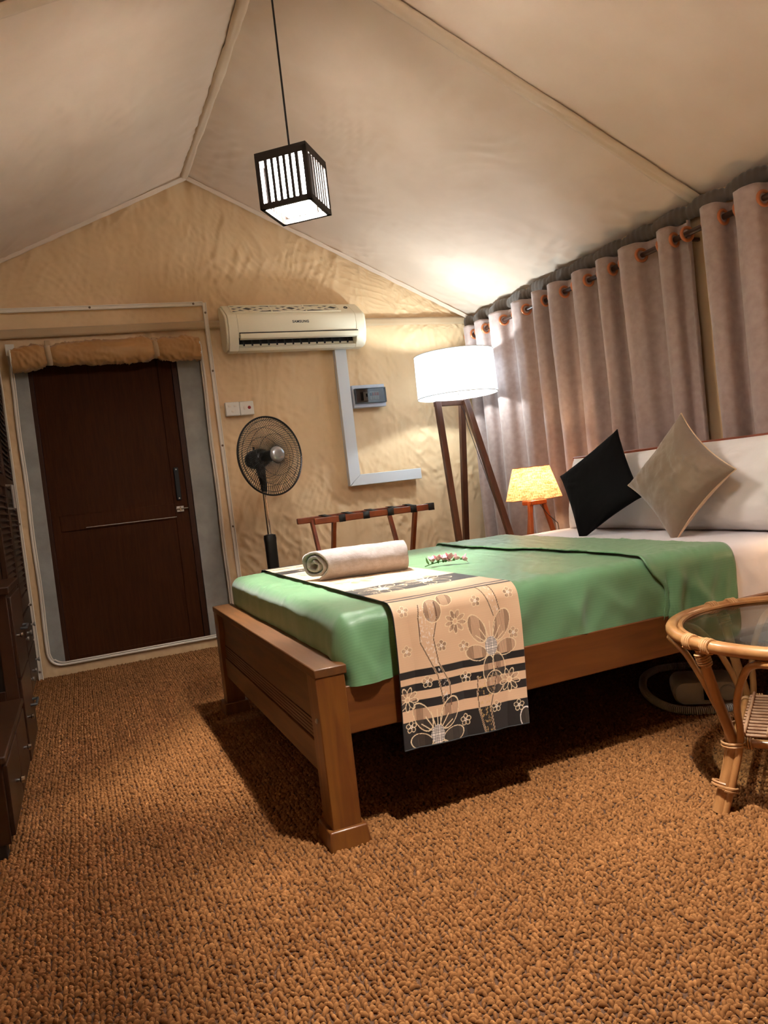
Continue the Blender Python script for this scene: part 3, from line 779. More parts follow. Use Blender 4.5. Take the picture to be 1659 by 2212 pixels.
# dark rolled window flap tied up under the eave, behind the curtain heads
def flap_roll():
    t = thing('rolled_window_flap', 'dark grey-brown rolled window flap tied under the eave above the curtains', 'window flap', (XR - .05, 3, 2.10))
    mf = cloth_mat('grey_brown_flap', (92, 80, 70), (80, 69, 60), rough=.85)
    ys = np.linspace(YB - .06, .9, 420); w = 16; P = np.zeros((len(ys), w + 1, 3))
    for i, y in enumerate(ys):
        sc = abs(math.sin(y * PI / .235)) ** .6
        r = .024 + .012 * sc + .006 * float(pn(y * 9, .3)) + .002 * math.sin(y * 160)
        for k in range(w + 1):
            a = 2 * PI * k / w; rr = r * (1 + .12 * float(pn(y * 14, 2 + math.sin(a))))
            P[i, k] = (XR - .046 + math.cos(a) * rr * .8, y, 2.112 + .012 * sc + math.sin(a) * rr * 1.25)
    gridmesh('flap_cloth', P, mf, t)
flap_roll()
def curtain(label, y0, y1, nper, seed):
    t = thing('curtain', label, 'curtain', (RX, (y0 + y1) / 2, .03), group='taupe grommet curtains')
    rng = np.random.default_rng(seed)
    wd = rng.uniform(.6, 1.4, nper); cum = np.concatenate([[0], np.cumsum(wd)]); cum /= cum[-1]
    am = rng.uniform(.62, 1.12, nper + 1)
    nq = nper * 26 + 1; nz = 60
    q = np.linspace(0, nper, nq); zz = np.concatenate([np.linspace(2.072, 1.95, 8)[:-1], np.linspace(1.95, .03, nz - 7)])
    Q, Z = np.meshgrid(q, zz, indexing='ij'); h = (2.072 - Z) / 2.04
    Y = y0 + (y1 - y0) * np.interp(Q, np.arange(nper + 1), cum)
    A = .074 * np.interp(Q, np.arange(nper + 1), am) * (1 + .55 * h * pn(Q * 1.1 + seed, h * 1.5))
    ph = 2 * PI * (Q + .10 * h * pn(Q * .9 + 3, h * 2 + seed))
    tri = np.arcsin(np.clip(np.sin(ph), -1, 1)) * 2 / PI; s = .85 * tri + .15 * np.sin(ph) + .10 * np.sin(3 * ph + 2 * pn(Q * .8 + seed, h * 0 + 1))
    X = RX - A * s * (1 - .12 * h)
    Y = Y + .018 * np.sin(2 * ph) * (1 - .4 * h) + .035 * h * pn(Q * .7 + 11, h * 1.3 + seed)
    X = X + .014 * h * pn(Q * 2.3, h * 3) - .01 * h + .004 * pn(Q * 9, Z * 5) + .010 * (.3 + h) * pn(Q * 4.3 + 5, h * 1.2)
    X = np.minimum(X, XR - .014)
    gridmesh('cloth', np.stack([X, Y, Z], -1), M_curtain, t, thick=.003)
    # rings where the cloth crosses the rod
    ring = MB(); ring.tube([(.031 * math.cos(a), 0, .031 * math.sin(a)) for a in np.linspace(0, 2 * PI, 29)[:-1]], .0085, 8, closed=True)
    rm = ring.mesh('grommet', M_grommet, True)
    for k in range(2 * nper + 1):
        qq = k / 2
        i = min(int(round(qq * 26)), nq - 1); i0 = max(i - 1, 0); i1 = min(i + 1, nq - 1)
        j = 4
        tx, ty = X[i1, j] - X[i0, j], Y[i1, j] - Y[i0, j]
        o = link(rm, 'grommet', t, local=True); o.matrix_parent_inverse = wm(t).inverted()
        o.location = (X[i, j], Y[i, j], RZ); o.rotation_euler = (0, 0, math.atan2(ty, tx))
    return t
curtain('taupe curtain panel hanging from the lamp corner to the rod gap', 4.985, 2.79, 10, 3)
curtain('taupe curtain panel nearer the camera, right of the rod gap', 2.66, .92, 8, 11)

# ================================================================== bed
bed = thing('bed', 'dark brown wooden double bed with panelled footboard', 'bed', (1.58, 2.7, 0))
BX, BY0, BY1 = .5305, 1.908, 3.506
for y0, y1 in ((BY0, BY0 + .085), (BY1 - .085, BY1)):
    p = MB().bx(BX, BX + .083, y0, y1, .05, .468).build('leg', M_bedz, bed, bev=.003)
    m = MB(); m.box((BX + .0415, (y0 + y1) / 2, .0275), (.118, .120, .055), taper=.90); m.build('plinth_foot', M_bedz, p, bev=.004)
MB().bx(BX - .002, BX + .090, BY0 - .002, BY1 + .002, .466, .491).build('footboard_cap', M_bedtop, bed, bev=.003)
MB().bx(BX + .022, BX + .062, BY0 + .08, BY1 - .08, .318, .468).build('footboard_panel', M_bedtop, bed, bev=.002)
MB().bx(BX + .014, BX + .062, BY0 + .08, BY1 - .08, .175, .262).build('footboard_panel', M_bedtop, bed, bev=.002)
MB().bx(BX + .030, BX + .062, BY0 + .08, BY1 - .08, .26, .32).build('groove_back', M_bedtop, bed)
m = MB(); m.bx(BX + .020, BX + .045, BY0 + .08, BY1 - .08, -.004, .004); fm = m.mesh('reed', M_bedtop, False)
for k in range(5): o = link(fm, 'reed', bed); o.matrix_parent_inverse = wm(bed).inverted(); o.location = (0, 0, .268 + k * .0112)
for yy in (BY0 + .028, BY1 - .028):
    MB().lathe([(.007, 0), (.007, .003), (.003, .006)], (BX, yy, .347), 12, Matrix.Rotation(-PI / 2, 3, 'Y')).build('bolt', M_steel, bed)
for y0, y1 in ((BY0 + .018, BY0 + .045), (BY1 - .045, BY1 - .018)):
    MB().bx(BX + .08, 2.62, y0, y1, .293, .425).build('side_rail', M_bedx, bed, bev=.003)
MB().bx(BX + .08, 2.60, BY0 + .045, BY1 - .045, .365, .395).build('mattress_board', M_bedx, bed)
MB().bx(2.612, 2.648, BY0 + .02, BY1 - .05, .30, .955).build('headboard_panel', M_red, bed, bev=.003)
MB().bx(2.605, 2.660, BY0 - .02, BY1 - .02, .955, .992).build('headboard_cap', M_red, bed, bev=.004)
for yy in (BY0, BY1 - .10):
    MB().bx(2.60, 2.655, yy, yy + .07, 0, .96).build('headboard_post', M_red, bed, bev=.003)

def rbox(x0, x1, y0, y1, z0, z1, r, faces, res=.014):
    """rounded box shell; returns MB-like arrays: list of grids with normals. faces: letters t n f e h (top, near, far, foot end, head end)"""
    out = []
    def seg(a, b): return np.linspace(a, b, max(2, int(round((b - a) / res)) + 1))
    def rounded(P):
        lo = np.array([x0 + r, y0 + r, z0 - 1]); hi = np.array([x1 - r, y1 - r, z1 - r])
        if 'h' not in faces: hi[0] = x1 + 1
        if 'e' not in faces: lo[0] = x0 - 1
        q = np.minimum(np.maximum(P, lo), hi); d = P - q; L_ = np.linalg.norm(d, axis=-1, keepdims=True)
        Nn = d / np.maximum(L_, 1e-9)
        return q + Nn * r, Nn
    xs, ys, zs = seg(x0, x1), seg(y0, y1), seg(z0, z1)
    def g(f):
        if f == 't': A, B = np.meshgrid(xs, ys, indexing='ij'); return np.stack([A, B, np.full_like(A, z1)], -1), False
        if f in 'nf': A, B = np.meshgrid(xs, zs, indexing='ij'); return np.stack([A, np.full_like(A, y0 if f == 'n' else y1), B], -1), f == 'f'
        A, B = np.meshgrid(ys, zs, indexing='ij'); return np.stack([np.full_like(A, x0 if f == 'e' else x1), A, B], -1), f == 'e'
    for f in faces:
        P, flip = g(f); R_, Nn = rounded(P); out.append((R_, Nn, flip, f))
    return out
def shell(name, m, parts, disp, parent=None, uvf=None, thick=0.0):
    vs, fs, uvs = [], [], []; b = 0
    for P, Nn, flip, f in parts:
        D = disp(P, Nn, f); Q = P + D
        nu, nv = Q.shape[:2]; ii = np.arange(nu * nv).reshape(nu, nv) + b
        q = np.stack([ii[:-1, :-1], ii[1:, :-1], ii[1:, 1:], ii[:-1, 1:]], -1).reshape(-1, 4)
        if flip: q = q[:, ::-1]
        vs.append(Q.reshape(-1, 3)); fs.append(q); b += nu * nv
        if uvf is not None: uvs.append(uvf(P, f).reshape(-1, 3))
    V = np.concatenate(vs); Fq = np.concatenate(fs)
    # weld the shared borders
    key = np.round(V * 20000).astype(np.int64); _, first, inv = np.unique(key, axis=0, return_index=True, return_inverse=True)
    inv = inv.reshape(-1)
    V2 = V[first]; F2 = inv[Fq]
    ok = np.array([len(set(f)) == 4 for f in F2.tolist()]); F2 = F2[ok]
    me = bpy.data.meshes.new(name); me.from_pydata(V2.tolist(), [], F2.tolist()); me.materials.append(m)
    if uvf is not None:
        U = np.concatenate(uvs)[first]
        a = me.attributes.new('cloth_uv', 'FLOAT_VECTOR', 'POINT'); a.data.foreach_set('vector', U.reshape(-1).astype(np.float32))
    bb = bmesh.new(); bb.from_mesh(me); bmesh.ops.recalc_face_normals(bb, faces=bb.faces[:]); bb.to_mesh(me); bb.free()
    me.shade_smooth(); me.update()
    return link(me, name, parent, thick=thick)

MX0, MX1, MY0, MY1, MZ0, MZ1 = .628, 2.585, 1.946, 3.470, .396, .606
def d_sheet(P, Nn, f):
    x, y, z = P[..., 0], P[..., 1], P[..., 2]
    side = np.abs(Nn[..., 1])
    h = .004 * fbm(x * 4, y * 4, 2) + side * smooth01((MZ1 - z) / .1) * (.006 * pn(x * 14 + 2 * z, z * 4 + 7) + .004 * ridge(x * 9 + z * 5, z * 3))
    return Nn * h[..., None]
mt = thing('mattress', 'thick mattress in a white fitted sheet on the bed', 'mattress', (1.6, 2.7, MZ0))
shell('white_sheet', M_sheet, rbox(MX0, MX1, MY0, MY1, MZ0, MZ1, .045, 'tnfeh'), d_sheet, mt)

# green bedspread
GX0, GX1, GY0, GY1, GZ0, GZ1 = .616, 1.72, 1.934, 3.482, .418, .616
def wr_green(x, y, z, n):
    side = np.clip(np.abs(n[..., 1]), 0, 1); top = np.clip(n[..., 2], 0, 1); foot = np.clip(-n[..., 0], 0, 1)
    dn = smooth01((GZ1 - z) / .12)
    h = .003 * fbm(x * 5, y * 5, 2) + top * .0042 * crumple(x * 2.0, y * 2.0)
    a = x + .55 * z
    h = h + side * dn * (.014 * pn(a * 5.5, z * 2.5 + 3) + .008 * pn((x - .6 * z) * 13, z * 3 + 1) + .012 * ridge(a * 4.2 + 3, z * 2) + .008 * ridge((x - .3 * z) * 7 + 1, z * 1.5 + 4))
    h = h + foot * dn * (.007 * pn(y * 4, z * 3) + .003 * pn(y * 13 + z * 4, z * 4))
    # bunched corner at the near foot end
    cr = np.exp(-((x - .64) ** 2 + (y - GY0) ** 2) / .11 ** 2) * dn
    h = h + cr * (.012 * pn((x - y) * 16, z * 9) + .012)
    return h
def d_green(P, Nn, f):
    x, y, z = P[..., 0], P[..., 1], P[..., 2]
    D = Nn * wr_green(x, y, z, Nn)[..., None]
    # the hem rises and falls
    k = smooth01((GZ0 + .07 - z) / .07)
    D[..., 2] += k * (.012 * pn(x * 4 + y * 3, 0 * x + 2.2) + .006) * np.clip(np.abs(Nn[..., 1]) + np.abs(Nn[..., 0]), 0, 1)
    # along the foot end the cloth tucks down behind the footboard
    return D
def uv_green(P, f):
    y = P[..., 1] + np.where(P[..., 1] < 2.7, -1, 1) * (GZ1 - P[..., 2]) * (1 if f in 'nf' else 0)
    if f == 'e': y = P[..., 1]
    return np.stack([P[..., 0], y, P[..., 2]], -1)
gs = thing('green_bedspread', 'green satin bedspread covering the foot half of the bed', 'bedspread', (1.3, 2.7, GZ0))
shell('spread', M_green, rbox(GX0, GX1 + .05, GY0, GY1, GZ0, GZ1, .05, 'tnfe', .012), d_green, gs, uv_green)
# turned-back upper layer with its loose pleat
HX0, HX1 = 1.672, 2.062
def d_fold(P, Nn, f):
    x, y, z = P[..., 0], P[..., 1], P[..., 2]
    D = Nn * (wr_green(x, y, z, Nn) * .8 + .006 + .007 * np.exp(-((x - HX0) / .03) ** 2) * np.clip(Nn[..., 2] + .35, 0, 1))[..., None]
    e = np.exp(-((x - HX0) / .06) ** 2)
    D[..., 0] += e * (.05 * np.sin((y - 1.95) * 4.2) * .6 + .02 * pn(y * 6, y * 0) + .02) * np.clip(Nn[..., 2], 0, 1)
    dn = smooth01((GZ1 - z) / .12) * np.clip(np.abs(Nn[..., 1]), 0, 1)
    px = HX0 + .10 - .32 * (GZ1 - z)
    D[..., 1] += -dn * np.where(y < 2.7, 1, -1) * (.022 * np.exp(-((x - px - .06) / .03) ** 2) - .010 * np.exp(-((x - px - .01) / .02) ** 2) + .012 * np.exp(-((x - 1.97 + .3 * (GZ1 - z)) / .03) ** 2) + .010 * np.exp(-((x - 1.86 - .2 * (GZ1 - z)) / .025) ** 2))
    D[..., 0] += dn * e * (-.20 * (GZ1 - z) + .10)
    k = smooth01((GZ0 + .05 - z) / .06); D[..., 2] += -k * .006 * (1 + pn(x * 8, y)) + .014 * k * smooth01((x - 1.85) / .2)
    e2 = np.exp(-((x - HX1) / .05) ** 2); D[..., 0] += e2 * .025 * pn(y * 7 + 4, y * 0 + .3) * np.clip(Nn[..., 2], 0, 1)
    return D
shell('turned_back_fold', M_green, rbox(HX0, HX1, GY0, GY1, GZ0, GZ1, .05, 'tnf', .010), d_fold, gs, uv_green, thick=.004)

# ---- patterned bed runner
RXA, RXB = .770, 1.176
def runner_print(A, B):
    """A across in metres from the left edge, B in metres below the near mattress edge (negative on top)"""
    beige = np.array(lin((222, 186, 150))[:3]); blk = np.array(lin((10, 10, 11))[:3]); line = np.array(lin((236, 214, 176))[:3])
    brown = np.array(lin((118, 84, 62))[:3]); gold = np.array(lin((214, 176, 112))[:3]); whit = np.array(lin((240, 230, 220))[:3])
    Cc = np.empty(A.shape + (3,)); Cc[:] = beige
    black = np.zeros(A.shape, bool)
    Bs = B + .012 * (A / .405) * 0
    for b0, b1 in ((.184, .205), (.223, .245), (.269, .293), (.326, .5), (-.385, -.215), (-.065, -.052), (-.03, -.022), (-1.32, -1.18), (-1.62, -1.50), (-1.44, -1.42)):
        black |= (Bs > b0) & (Bs < b1)
    Cc[black] = blk
    hatch = (np.sin(A * 2 * PI / .0036) > .1)
    def ellipse(cx, cy, rx, ry, ang, lw=.0011, fill=True, col=line, hcol=None):
        ca, sa = math.cos(ang), math.sin(ang); dx, dy = A - cx, B - cy
        R_ = max(rx, ry) + .004; sel = (np.abs(dx) < R_) & (np.abs(dy) < R_)
        if not sel.any(): return
        u = (dx * ca + dy * sa) / rx; v = (-dx * sa + dy * ca) / ry; r = np.hypot(u, v); sc = min(rx, ry)
        ins = sel & (r < 1)
        if fill:
            hm = ins & hatch
            Cc[hm & ~black] = brown if hcol is None else hcol
            Cc[hm & black] = np.array(lin((70, 60, 50))[:3])
        Cc[sel & (np.abs(r - 1) * sc < lw)] = col
    def flower5(cx, cy, R=.0165, col=line, fill=True):
        for k in range(5):
            a = -PI / 2 + 2 * PI * k / 5
            ellipse(cx + math.cos(a) * R * .58, cy + math.sin(a) * R * .58, R * .44, R * .38, a, .0009, fill, col)
        ellipse(cx, cy, R * .2, R * .2, 0, .0012, False, whit)
    def daisy(cx, cy, R=.034, n=9):
        for k in range(n):
            a = 2 * PI * k / n + .2
            ellipse(cx + math.cos(a) * R * .6, cy + math.sin(a) * R * .6, R * .40, R * .19, a, .0009, True, line)
    def curve(pts, lw=.0016, col=brown):
        for (xa, ya), (xb, yb) in zip(pts[:-1], pts[1:]):
            dx, dy = xb - xa, yb - ya; L2 = dx * dx + dy * dy
            tt = np.clip(((A - xa) * dx + (B - ya) * dy) / L2, 0, 1); dd = np.hypot(A - xa - tt * dx, B - ya - tt * dy)
            Cc[dd < lw] = col
            Cc[(dd >= lw) & (dd < lw + .0008)] = line
    def band(pl, pr, mcol):
        ya = np.array([p[1] for p in pl]); xa = np.array([p[0] for p in pl]); yb = np.array([p[1] for p in pr]); xb = np.array([p[0] for p in pr])
        l = np.interp(B, ya, xa); r = np.interp(B, yb, xb)
        ins = (A > l) & (A < r) & (B > max(ya[0], yb[0])) & (B < min(ya[-1], yb[-1]))
        mot = pn(A * 160, B * 110) + .5 * pn(A * 330 + 7, B * 240)
        Cc[ins & (mot > .24)] = Cc[ins & (mot > .24)] * .35 + .65 * mcol
    def big(cx, cy, s):
        for (ox, oy, rx, ry, a) in ((-.042, -.055, .024, .044, -.45), (.040, -.055, .026, .046, .45), (-.050, .012, .034, .022, .25), (.050, .010, .034, .022, -.25), (-.015, .060, .018, .036, .2), (.022, .058, .02, .038, -.2)):
            ellipse(cx + ox * s, cy + oy * s, rx * s, ry * s, a, .0011, True, gold if not True else line)
        for a in np.linspace(-2.6, -.5, 7):
            curve([(cx + .02 * s * math.cos(a), cy + .026 * s * math.sin(a)), (cx + .055 * s * math.cos(a), cy + .07 * s * math.sin(a))], .0006, line)
        dx, dy = A - cx, B - cy; r = np.hypot(dx / (.021 * s), dy / (.027 * s)); ins = r < 1
        gr = (np.abs(np.sin(dx * PI / .0046)) < .35) | (np.abs(np.sin(dy * PI / .0046)) < .35)
        Cc[ins & ~gr] = whit; Cc[ins & gr] = blk if True else brown
    S1l = [(.0818, .0066), (.0741, .0426), (.0734, .1105), (.1175, .2109), (.1317, .30)]; S1r = [(.131, .0066), (.1312, .0497), (.1143, .1047), (.1235, .1746), (.1524, .2365), (.1542, .30)]
    S2l = [(.2438, .2369), (.2399, .2859), (.2429, .3333), (.2634, .42)]; S2r = [(.3133, .2188), (.2975, .2753), (.2798, .3312), (.2901, .42)]
    S3l = [(.2828, -.02), (.3034, .0366), (.3144, .0736)]; S3r = [(.3222, -.02), (.334, .0435), (.3389, .068)]
    for l, r, c in ((S1l, S1r, whit), (S2l, S2r, gold), (S3l, S3r, whit)):
        band(l, r, c)
        curve(l, .0017, brown); curve(r, .0017, brown)
    big(.1058, .3745, 1.0); big(.2971, .157, 1.0)
    ellipse(.1205, .028, .028, .034, 0); ellipse(.1661, .002, .024, .02, 0)
    ellipse(.30, .262, .030, .034, 0); ellipse(.398, .382, .02, .03, 0, .0014, True, whit)
    for k, (cx, cy) in enumerate([(.0328, .0178), (.261, .0239), (.375, .0158), (.1374, .1294), (.2089, .1439), (.3758, .1315), (.0302, .1286), (.0845, .2228), (.2072, .2309), (.3766, .3433), (.0267, .3404), (.1982, .3527), (.2997, .3319)]):
        flower5(cx, cy)
    for cx, cy in ((.1897, .0702), (.3516, .2639), (.0198, .2633)): daisy(cx, cy)
    # lighter repeats over the top of the bed
    for cx, cy, s in ((.10, -.30, 1.0), (.27, -.33, 1.1), (.12, -.62, 1.0), (.30, -.80, 1.0), (.12, -1.05, 1.0), (.28, -1.30, 1.0)): big(cx, cy, s)
    for k in range(26): flower5(float(RNG.uniform(.03, .38)), float(RNG.uniform(-1.45, -.08)))
    return Cc
def runner():
    na = 330; nb1 = 330; nb2 = 520; nb3 = 60
    b = np.concatenate([np.linspace(.402, -.02, nb1), np.linspace(-.02, -1.535, nb2)[1:], np.linspace(-1.535, -1.75, nb3)[1:]])
    a = np.linspace(0, RXB - RXA, na); A, B = np.meshgrid(a, b, indexing='ij')
    # profile across the bed: near drop, rounded edge, top, far edge, far drop
    yn, zt, r = 1.906, .627, .042
    arc = r * PI / 2
    # B=0 at the middle of the rounded near edge
    s = -B + .402            # distance along cloth from near hem
    Lh = .402 - arc / 2
    Y = np.empty_like(s); Z = np.empty_like(s)
    m1 = s < Lh; Y[m1] = yn; Z[m1] = zt - r - (Lh - s[m1])
    m2 = (s >= Lh) & (s < Lh + arc); a2 = (s[m2] - Lh) / r; Y[m2] = yn + r - r * np.cos(a2); Z[m2] = zt - r + r * np.sin(a2)
    top_len = 3.502 - yn - 2 * r
    m3 = (s >= Lh + arc) & (s < Lh + arc + top_len); Y[m3] = yn + r + (s[m3] - Lh - arc); Z[m3] = zt
    s4 = s - Lh - arc - top_len; m4 = (s4 >= 0) & (s4 < arc); a4 = s4[m4] / r; Y[m4] = 3.502 - r + r * np.sin(a4); Z[m4] = zt - r + r * np.cos(a4)
    m5 = s4 >= arc; Y[m5] = 3.502; Z[m5] = zt - r - (s4[m5] - arc)
    hang = smooth01((zt - Z) / .12)
    bow = .007 * np.sin(A * 2 * PI / .30 + 2.2) + .004 * pn(A * 9, B * 4)
    Y = Y - hang * np.where(B > -.5, 1, -1) * (np.abs(bow) + .003)
    X = RXA + A + .006 * pn(B * 3, A * 0 + 4) + hang * (B > 0) * (-.012 * B / .4)
    Z = Z + (1 - hang) * (.0016 * pn(A * 12, B * 10) + .001 + .0012 * np.clip(pn(A * 25, B * 20), 0, 1)) - hang * .012 * (A / .405 - .3) * (B > 0) * smooth01(B / .3)
    Cc = runner_print(A, B)
    wv = 1 - .06 * (np.sin(B * 2 * PI / .0032) > 0)[..., None]
    C4 = np.concatenate([Cc * wv, np.ones(A.shape + (1,))], -1)
    t = thing('bed_runner', 'beige bed runner with black stripes and flower outlines over the bed foot', 'bed runner', (.97, 1.9, .21))
    gridmesh('runner_cloth', np.stack([X, Y, Z], -1), M_print, t, color=C4, thick=.0016)
    # thin dark hem along the hanging edge
    MB().tube([(X[i, 0], Y[i, 0] - .001, Z[i, 0]) for i in range(0, na, 8)], .0022, 6).build('black_hem', M_matblack, t)
    MB().tube([(X[0, j], Y[0, j] - .001, Z[0, j] + .001) for j in range(0, nb1 + nb2 - 8, 10)], .0016, 6).build('edge_binding', M_matblack, t)
runner()

# ================================================================== pillows and cushions
def pillow_grid(w, h, th, cave, pw, seed, n=56, sag=0.0, wrk=.006):
    u = np.linspace(-1, 1, n); U, V = np.meshgrid(u, u, indexing='ij')
    # denser towards the rim
    U = np.sin(U * PI / 2); V = np.sin(V * PI / 2)
    prof = np.clip((1 - np.abs(U) ** pw) * (1 - np.abs(V) ** pw), 0, 1) ** .48
    X = U * w / 2 * (1 - cave * (1 - V ** 2)); Y = V * h / 2 * (1 - cave * (1 - U ** 2))
    wr = wrk * (pn(U * 2.6 + seed, V * 2.6) + .6 * crumple(U * .55 + seed, V * .55) - .2)
    T = th / 2 * prof
    rim = np.clip(1 - np.maximum(np.abs(U), np.abs(V)), 0, 1)
    F_ = T + wr * smooth01(rim * 5)
    B_ = -T + wr * .5 * smooth01(rim * 5)
    Y = Y - sag * (1 - U ** 2) * smooth01((V + 1) / 2)
    return np.stack([X, Y, F_], -1), np.stack([X, Y, B_], -1)
def cushion(name, label, cat, c, e1, nrm, w, h, th, m, mback, cave, pw, seed, group=None, sag=0.0, wrk=.006, piping=False):
    nrm = Vector(nrm).normalized(); e1 = Vector(e1); e1 = (e1 - nrm * e1.dot(nrm)).normalized(); e2 = nrm.cross(e1)
    t = thing(name, label, cat, c, Matrix((e1, e2, nrm)).transposed(), group)
    Fg, Bg = pillow_grid(w, h, th, cave, pw, seed, sag=sag, wrk=wrk)
    n = Fg.shape[0]
    for g, mm, nm, fl_ in ((Fg, m, 'front_cover', False), (Bg, mback, 'back_cover', True)):
        o = gridmesh(nm, g, mm, None, flip=fl_); o.parent = t
    rim = [Fg[i, 0] for i in range(n)] + [Fg[n - 1, i] for i in range(1, n)] + [Fg[i, n - 1] for i in range(n - 2, -1, -1)] + [Fg[0, i] for i in range(n - 2, 0, -1)]
    MB().tube([tuple(p) for p in rim], .0028, 6, closed=True).build('seam_edge', mback if piping else m, t, local=True)
    return t
cushion('pillow', 'white bed pillow against the headboard behind the black cushion', 'pillow', (2.512, 3.03, .795), (0, -1, 0), (-1, 0, .20), .735, .378, .17, M_pillow, M_pillow, .03, 3.4, 2.0, 'white bed pillows', wrk=.010)
cushion('pillow', 'white bed pillow at the right edge beyond the taupe cushion', 'pillow', (2.510, 2.285, .797), (0, -1, 0.0), (-1, 0, .20), .735, .384, .18, M_pillow, M_pillow, .03, 3.4, 9.0, 'white bed pillows', wrk=.010)
def nv(az, el): a, e = math.radians(az), math.radians(el); return (math.cos(a) * math.cos(e), math.sin(a) * math.cos(e), math.sin(e))
cushion('cushion', 'black velvet square cushion tilted on its corner', 'cushion', (2.312, 2.915, .838), (.11, -.30, .18), nv(188, 20), .395, .395, .13, M_cblack, M_cblack, .085, 2.6, 4.0, 'square scatter cushions')
cushion('cushion', 'taupe velvet square cushion balanced on one corner', 'cushion', (2.322, 2.415, .848), (.09, -.25, .28), nv(184, 16), .395, .395, .16, M_ctaupe, M_cback, .13, 2.3, 6.0, 'square scatter cushions', wrk=.010, piping=True)

# ================================================================== towel
def towel():
    a = Vector((.765, 2.715, .688)); ax = Vector((.375, -.095, 0)); L_ = ax.length; d = ax.normalized()
    side = Vector((-d.y, d.x, 0)); up = Vector((0, 0, 1))
    t = thing('rolled_towel', 'rolled grey-beige bath towel lying on the bed runner', 'towel', (a.x + ax.x / 2, a.y + ax.y / 2, .629))
    turns = 2.6; n = 130; m_ = 60
    th = np.linspace(0, turns * 2 * PI, n); r = .010 + .046 * (th / th[-1])
    th0 = -PI * .62 - turns * 2 * PI
    P = np.zeros((n, m_, 3))
    for i in range(n):
        for j in range(m_):
            s = j / (m_ - 1); k = .0035 * float(pn(th[i] * 1.4, s * 5)) + .0014 * float(pn(th[i] * 9, s * 40))
            rr = r[i] * (1 + .05 * math.sin(s * PI)) + k; an = th[i] + th0
            y_ = math.cos(an) * rr * 1.2; z_ = math.sin(an) * rr * .98
            z_ = max(z_, -.055)
            e = .007 * float(pn(th[i] * .9, s * 2 + 9)) * (1 if s < .05 or s > .95 else 0)
            p = a + d * (lerp((.035 - y_ * .75) / L_, 1.0, s) * L_ + e) + side * y_ + up * z_
            P[i, j] = p
    gridmesh('towel_roll', P, M_towel, t, thick=.0105)
    tail = np.zeros((26, m_, 3)); an = th[-1] + th0
    return t
towel()

# ================================================================== flower sprig
def sprig():
    base = Vector((1.233, 2.655, .622)); tip = Vector((1.352, 2.575, .632))
    t = thing('flower_sprig', 'small sprig of pale pink flowers lying on the green bedspread', 'flowers', base)
    pts = [base.lerp(tip, s) + Vector((0, 0, .010 * math.sin(PI * s))) for s in np.linspace(0, .85, 9)]
    MB().tube(pts, [.0022 - .0010 * i / 8 for i in range(9)], 6).build('stem', M_stem, t)
    def petal(m, c, dirv, nrm, L_, W):
        dirv = Vector(dirv).normalized(); nrm = Vector(nrm); nrm = (nrm - dirv * nrm.dot(dirv)).normalized(); sd = dirv.cross(nrm)
        G = np.zeros((7, 5, 3))
        for i in range(7):
            s = i / 6; wd = W * (math.sin(PI * min(1, s ** .8 * .92 + .08)) ** .8) / 2
            for k in range(5):
                u = (k - 2) / 2
                G[i, k] = Vector(c) + dirv * L_ * s + sd * wd * u + nrm * (.25 * L_ * s * s - .5 * wd * u * u + wd * .4 * abs(u))
        m.grid(G)
    spots = [(.22, (-.1, -.25, 1), .034), (.38, (.15, .2, 1), .036), (.52, (.0, -.35, 1), .032), (.68, (.3, .1, .95), .038), (.80, (.75, -.25, .6), .032), (1.0, (1, -.4, .12), .032), (.58, (.5, -.7, .5), .026)]
    for s, dv, L_ in spots:
        c = base.lerp(tip, s) + Vector((0, 0, .008)); dv = Vector(dv).normalized()
        bl = MB().lathe([(.0015, 0), (.0042, .004), (.0048, .008), (.003, .012)], c - dv * .004, 8, dv.to_track_quat('Z', 'Y').to_matrix()).build('blossom', M_stem, t)
        o1 = dv.orthogonal().normalized(); o2 = dv.cross(o1)
        for k in range(5):
            a = 2 * PI * k / 5; rad = o1 * math.cos(a) + o2 * math.sin(a)
            m = MB(); petal(m, c + dv * .005, dv * 1.0 + rad * .55, rad, L_ * .85, L_ * .62); m.build('petal', M_petal, bl, thick=.0006, smooth=True)
    for s, dv in ((.12, (-.2, .5, .7)), (.3, (.2, -.9, .3)), (.5, (.3, -.9, .15)), (.66, (.5, .7, .2))):
        m = MB(); petal(m, base.lerp(tip, s) + Vector((0, 0, .006)), Vector(dv), (0, 0, 1), .030, .012); m.build('leaf', M_stem, t, thick=.0006, smooth=True)
sprig()

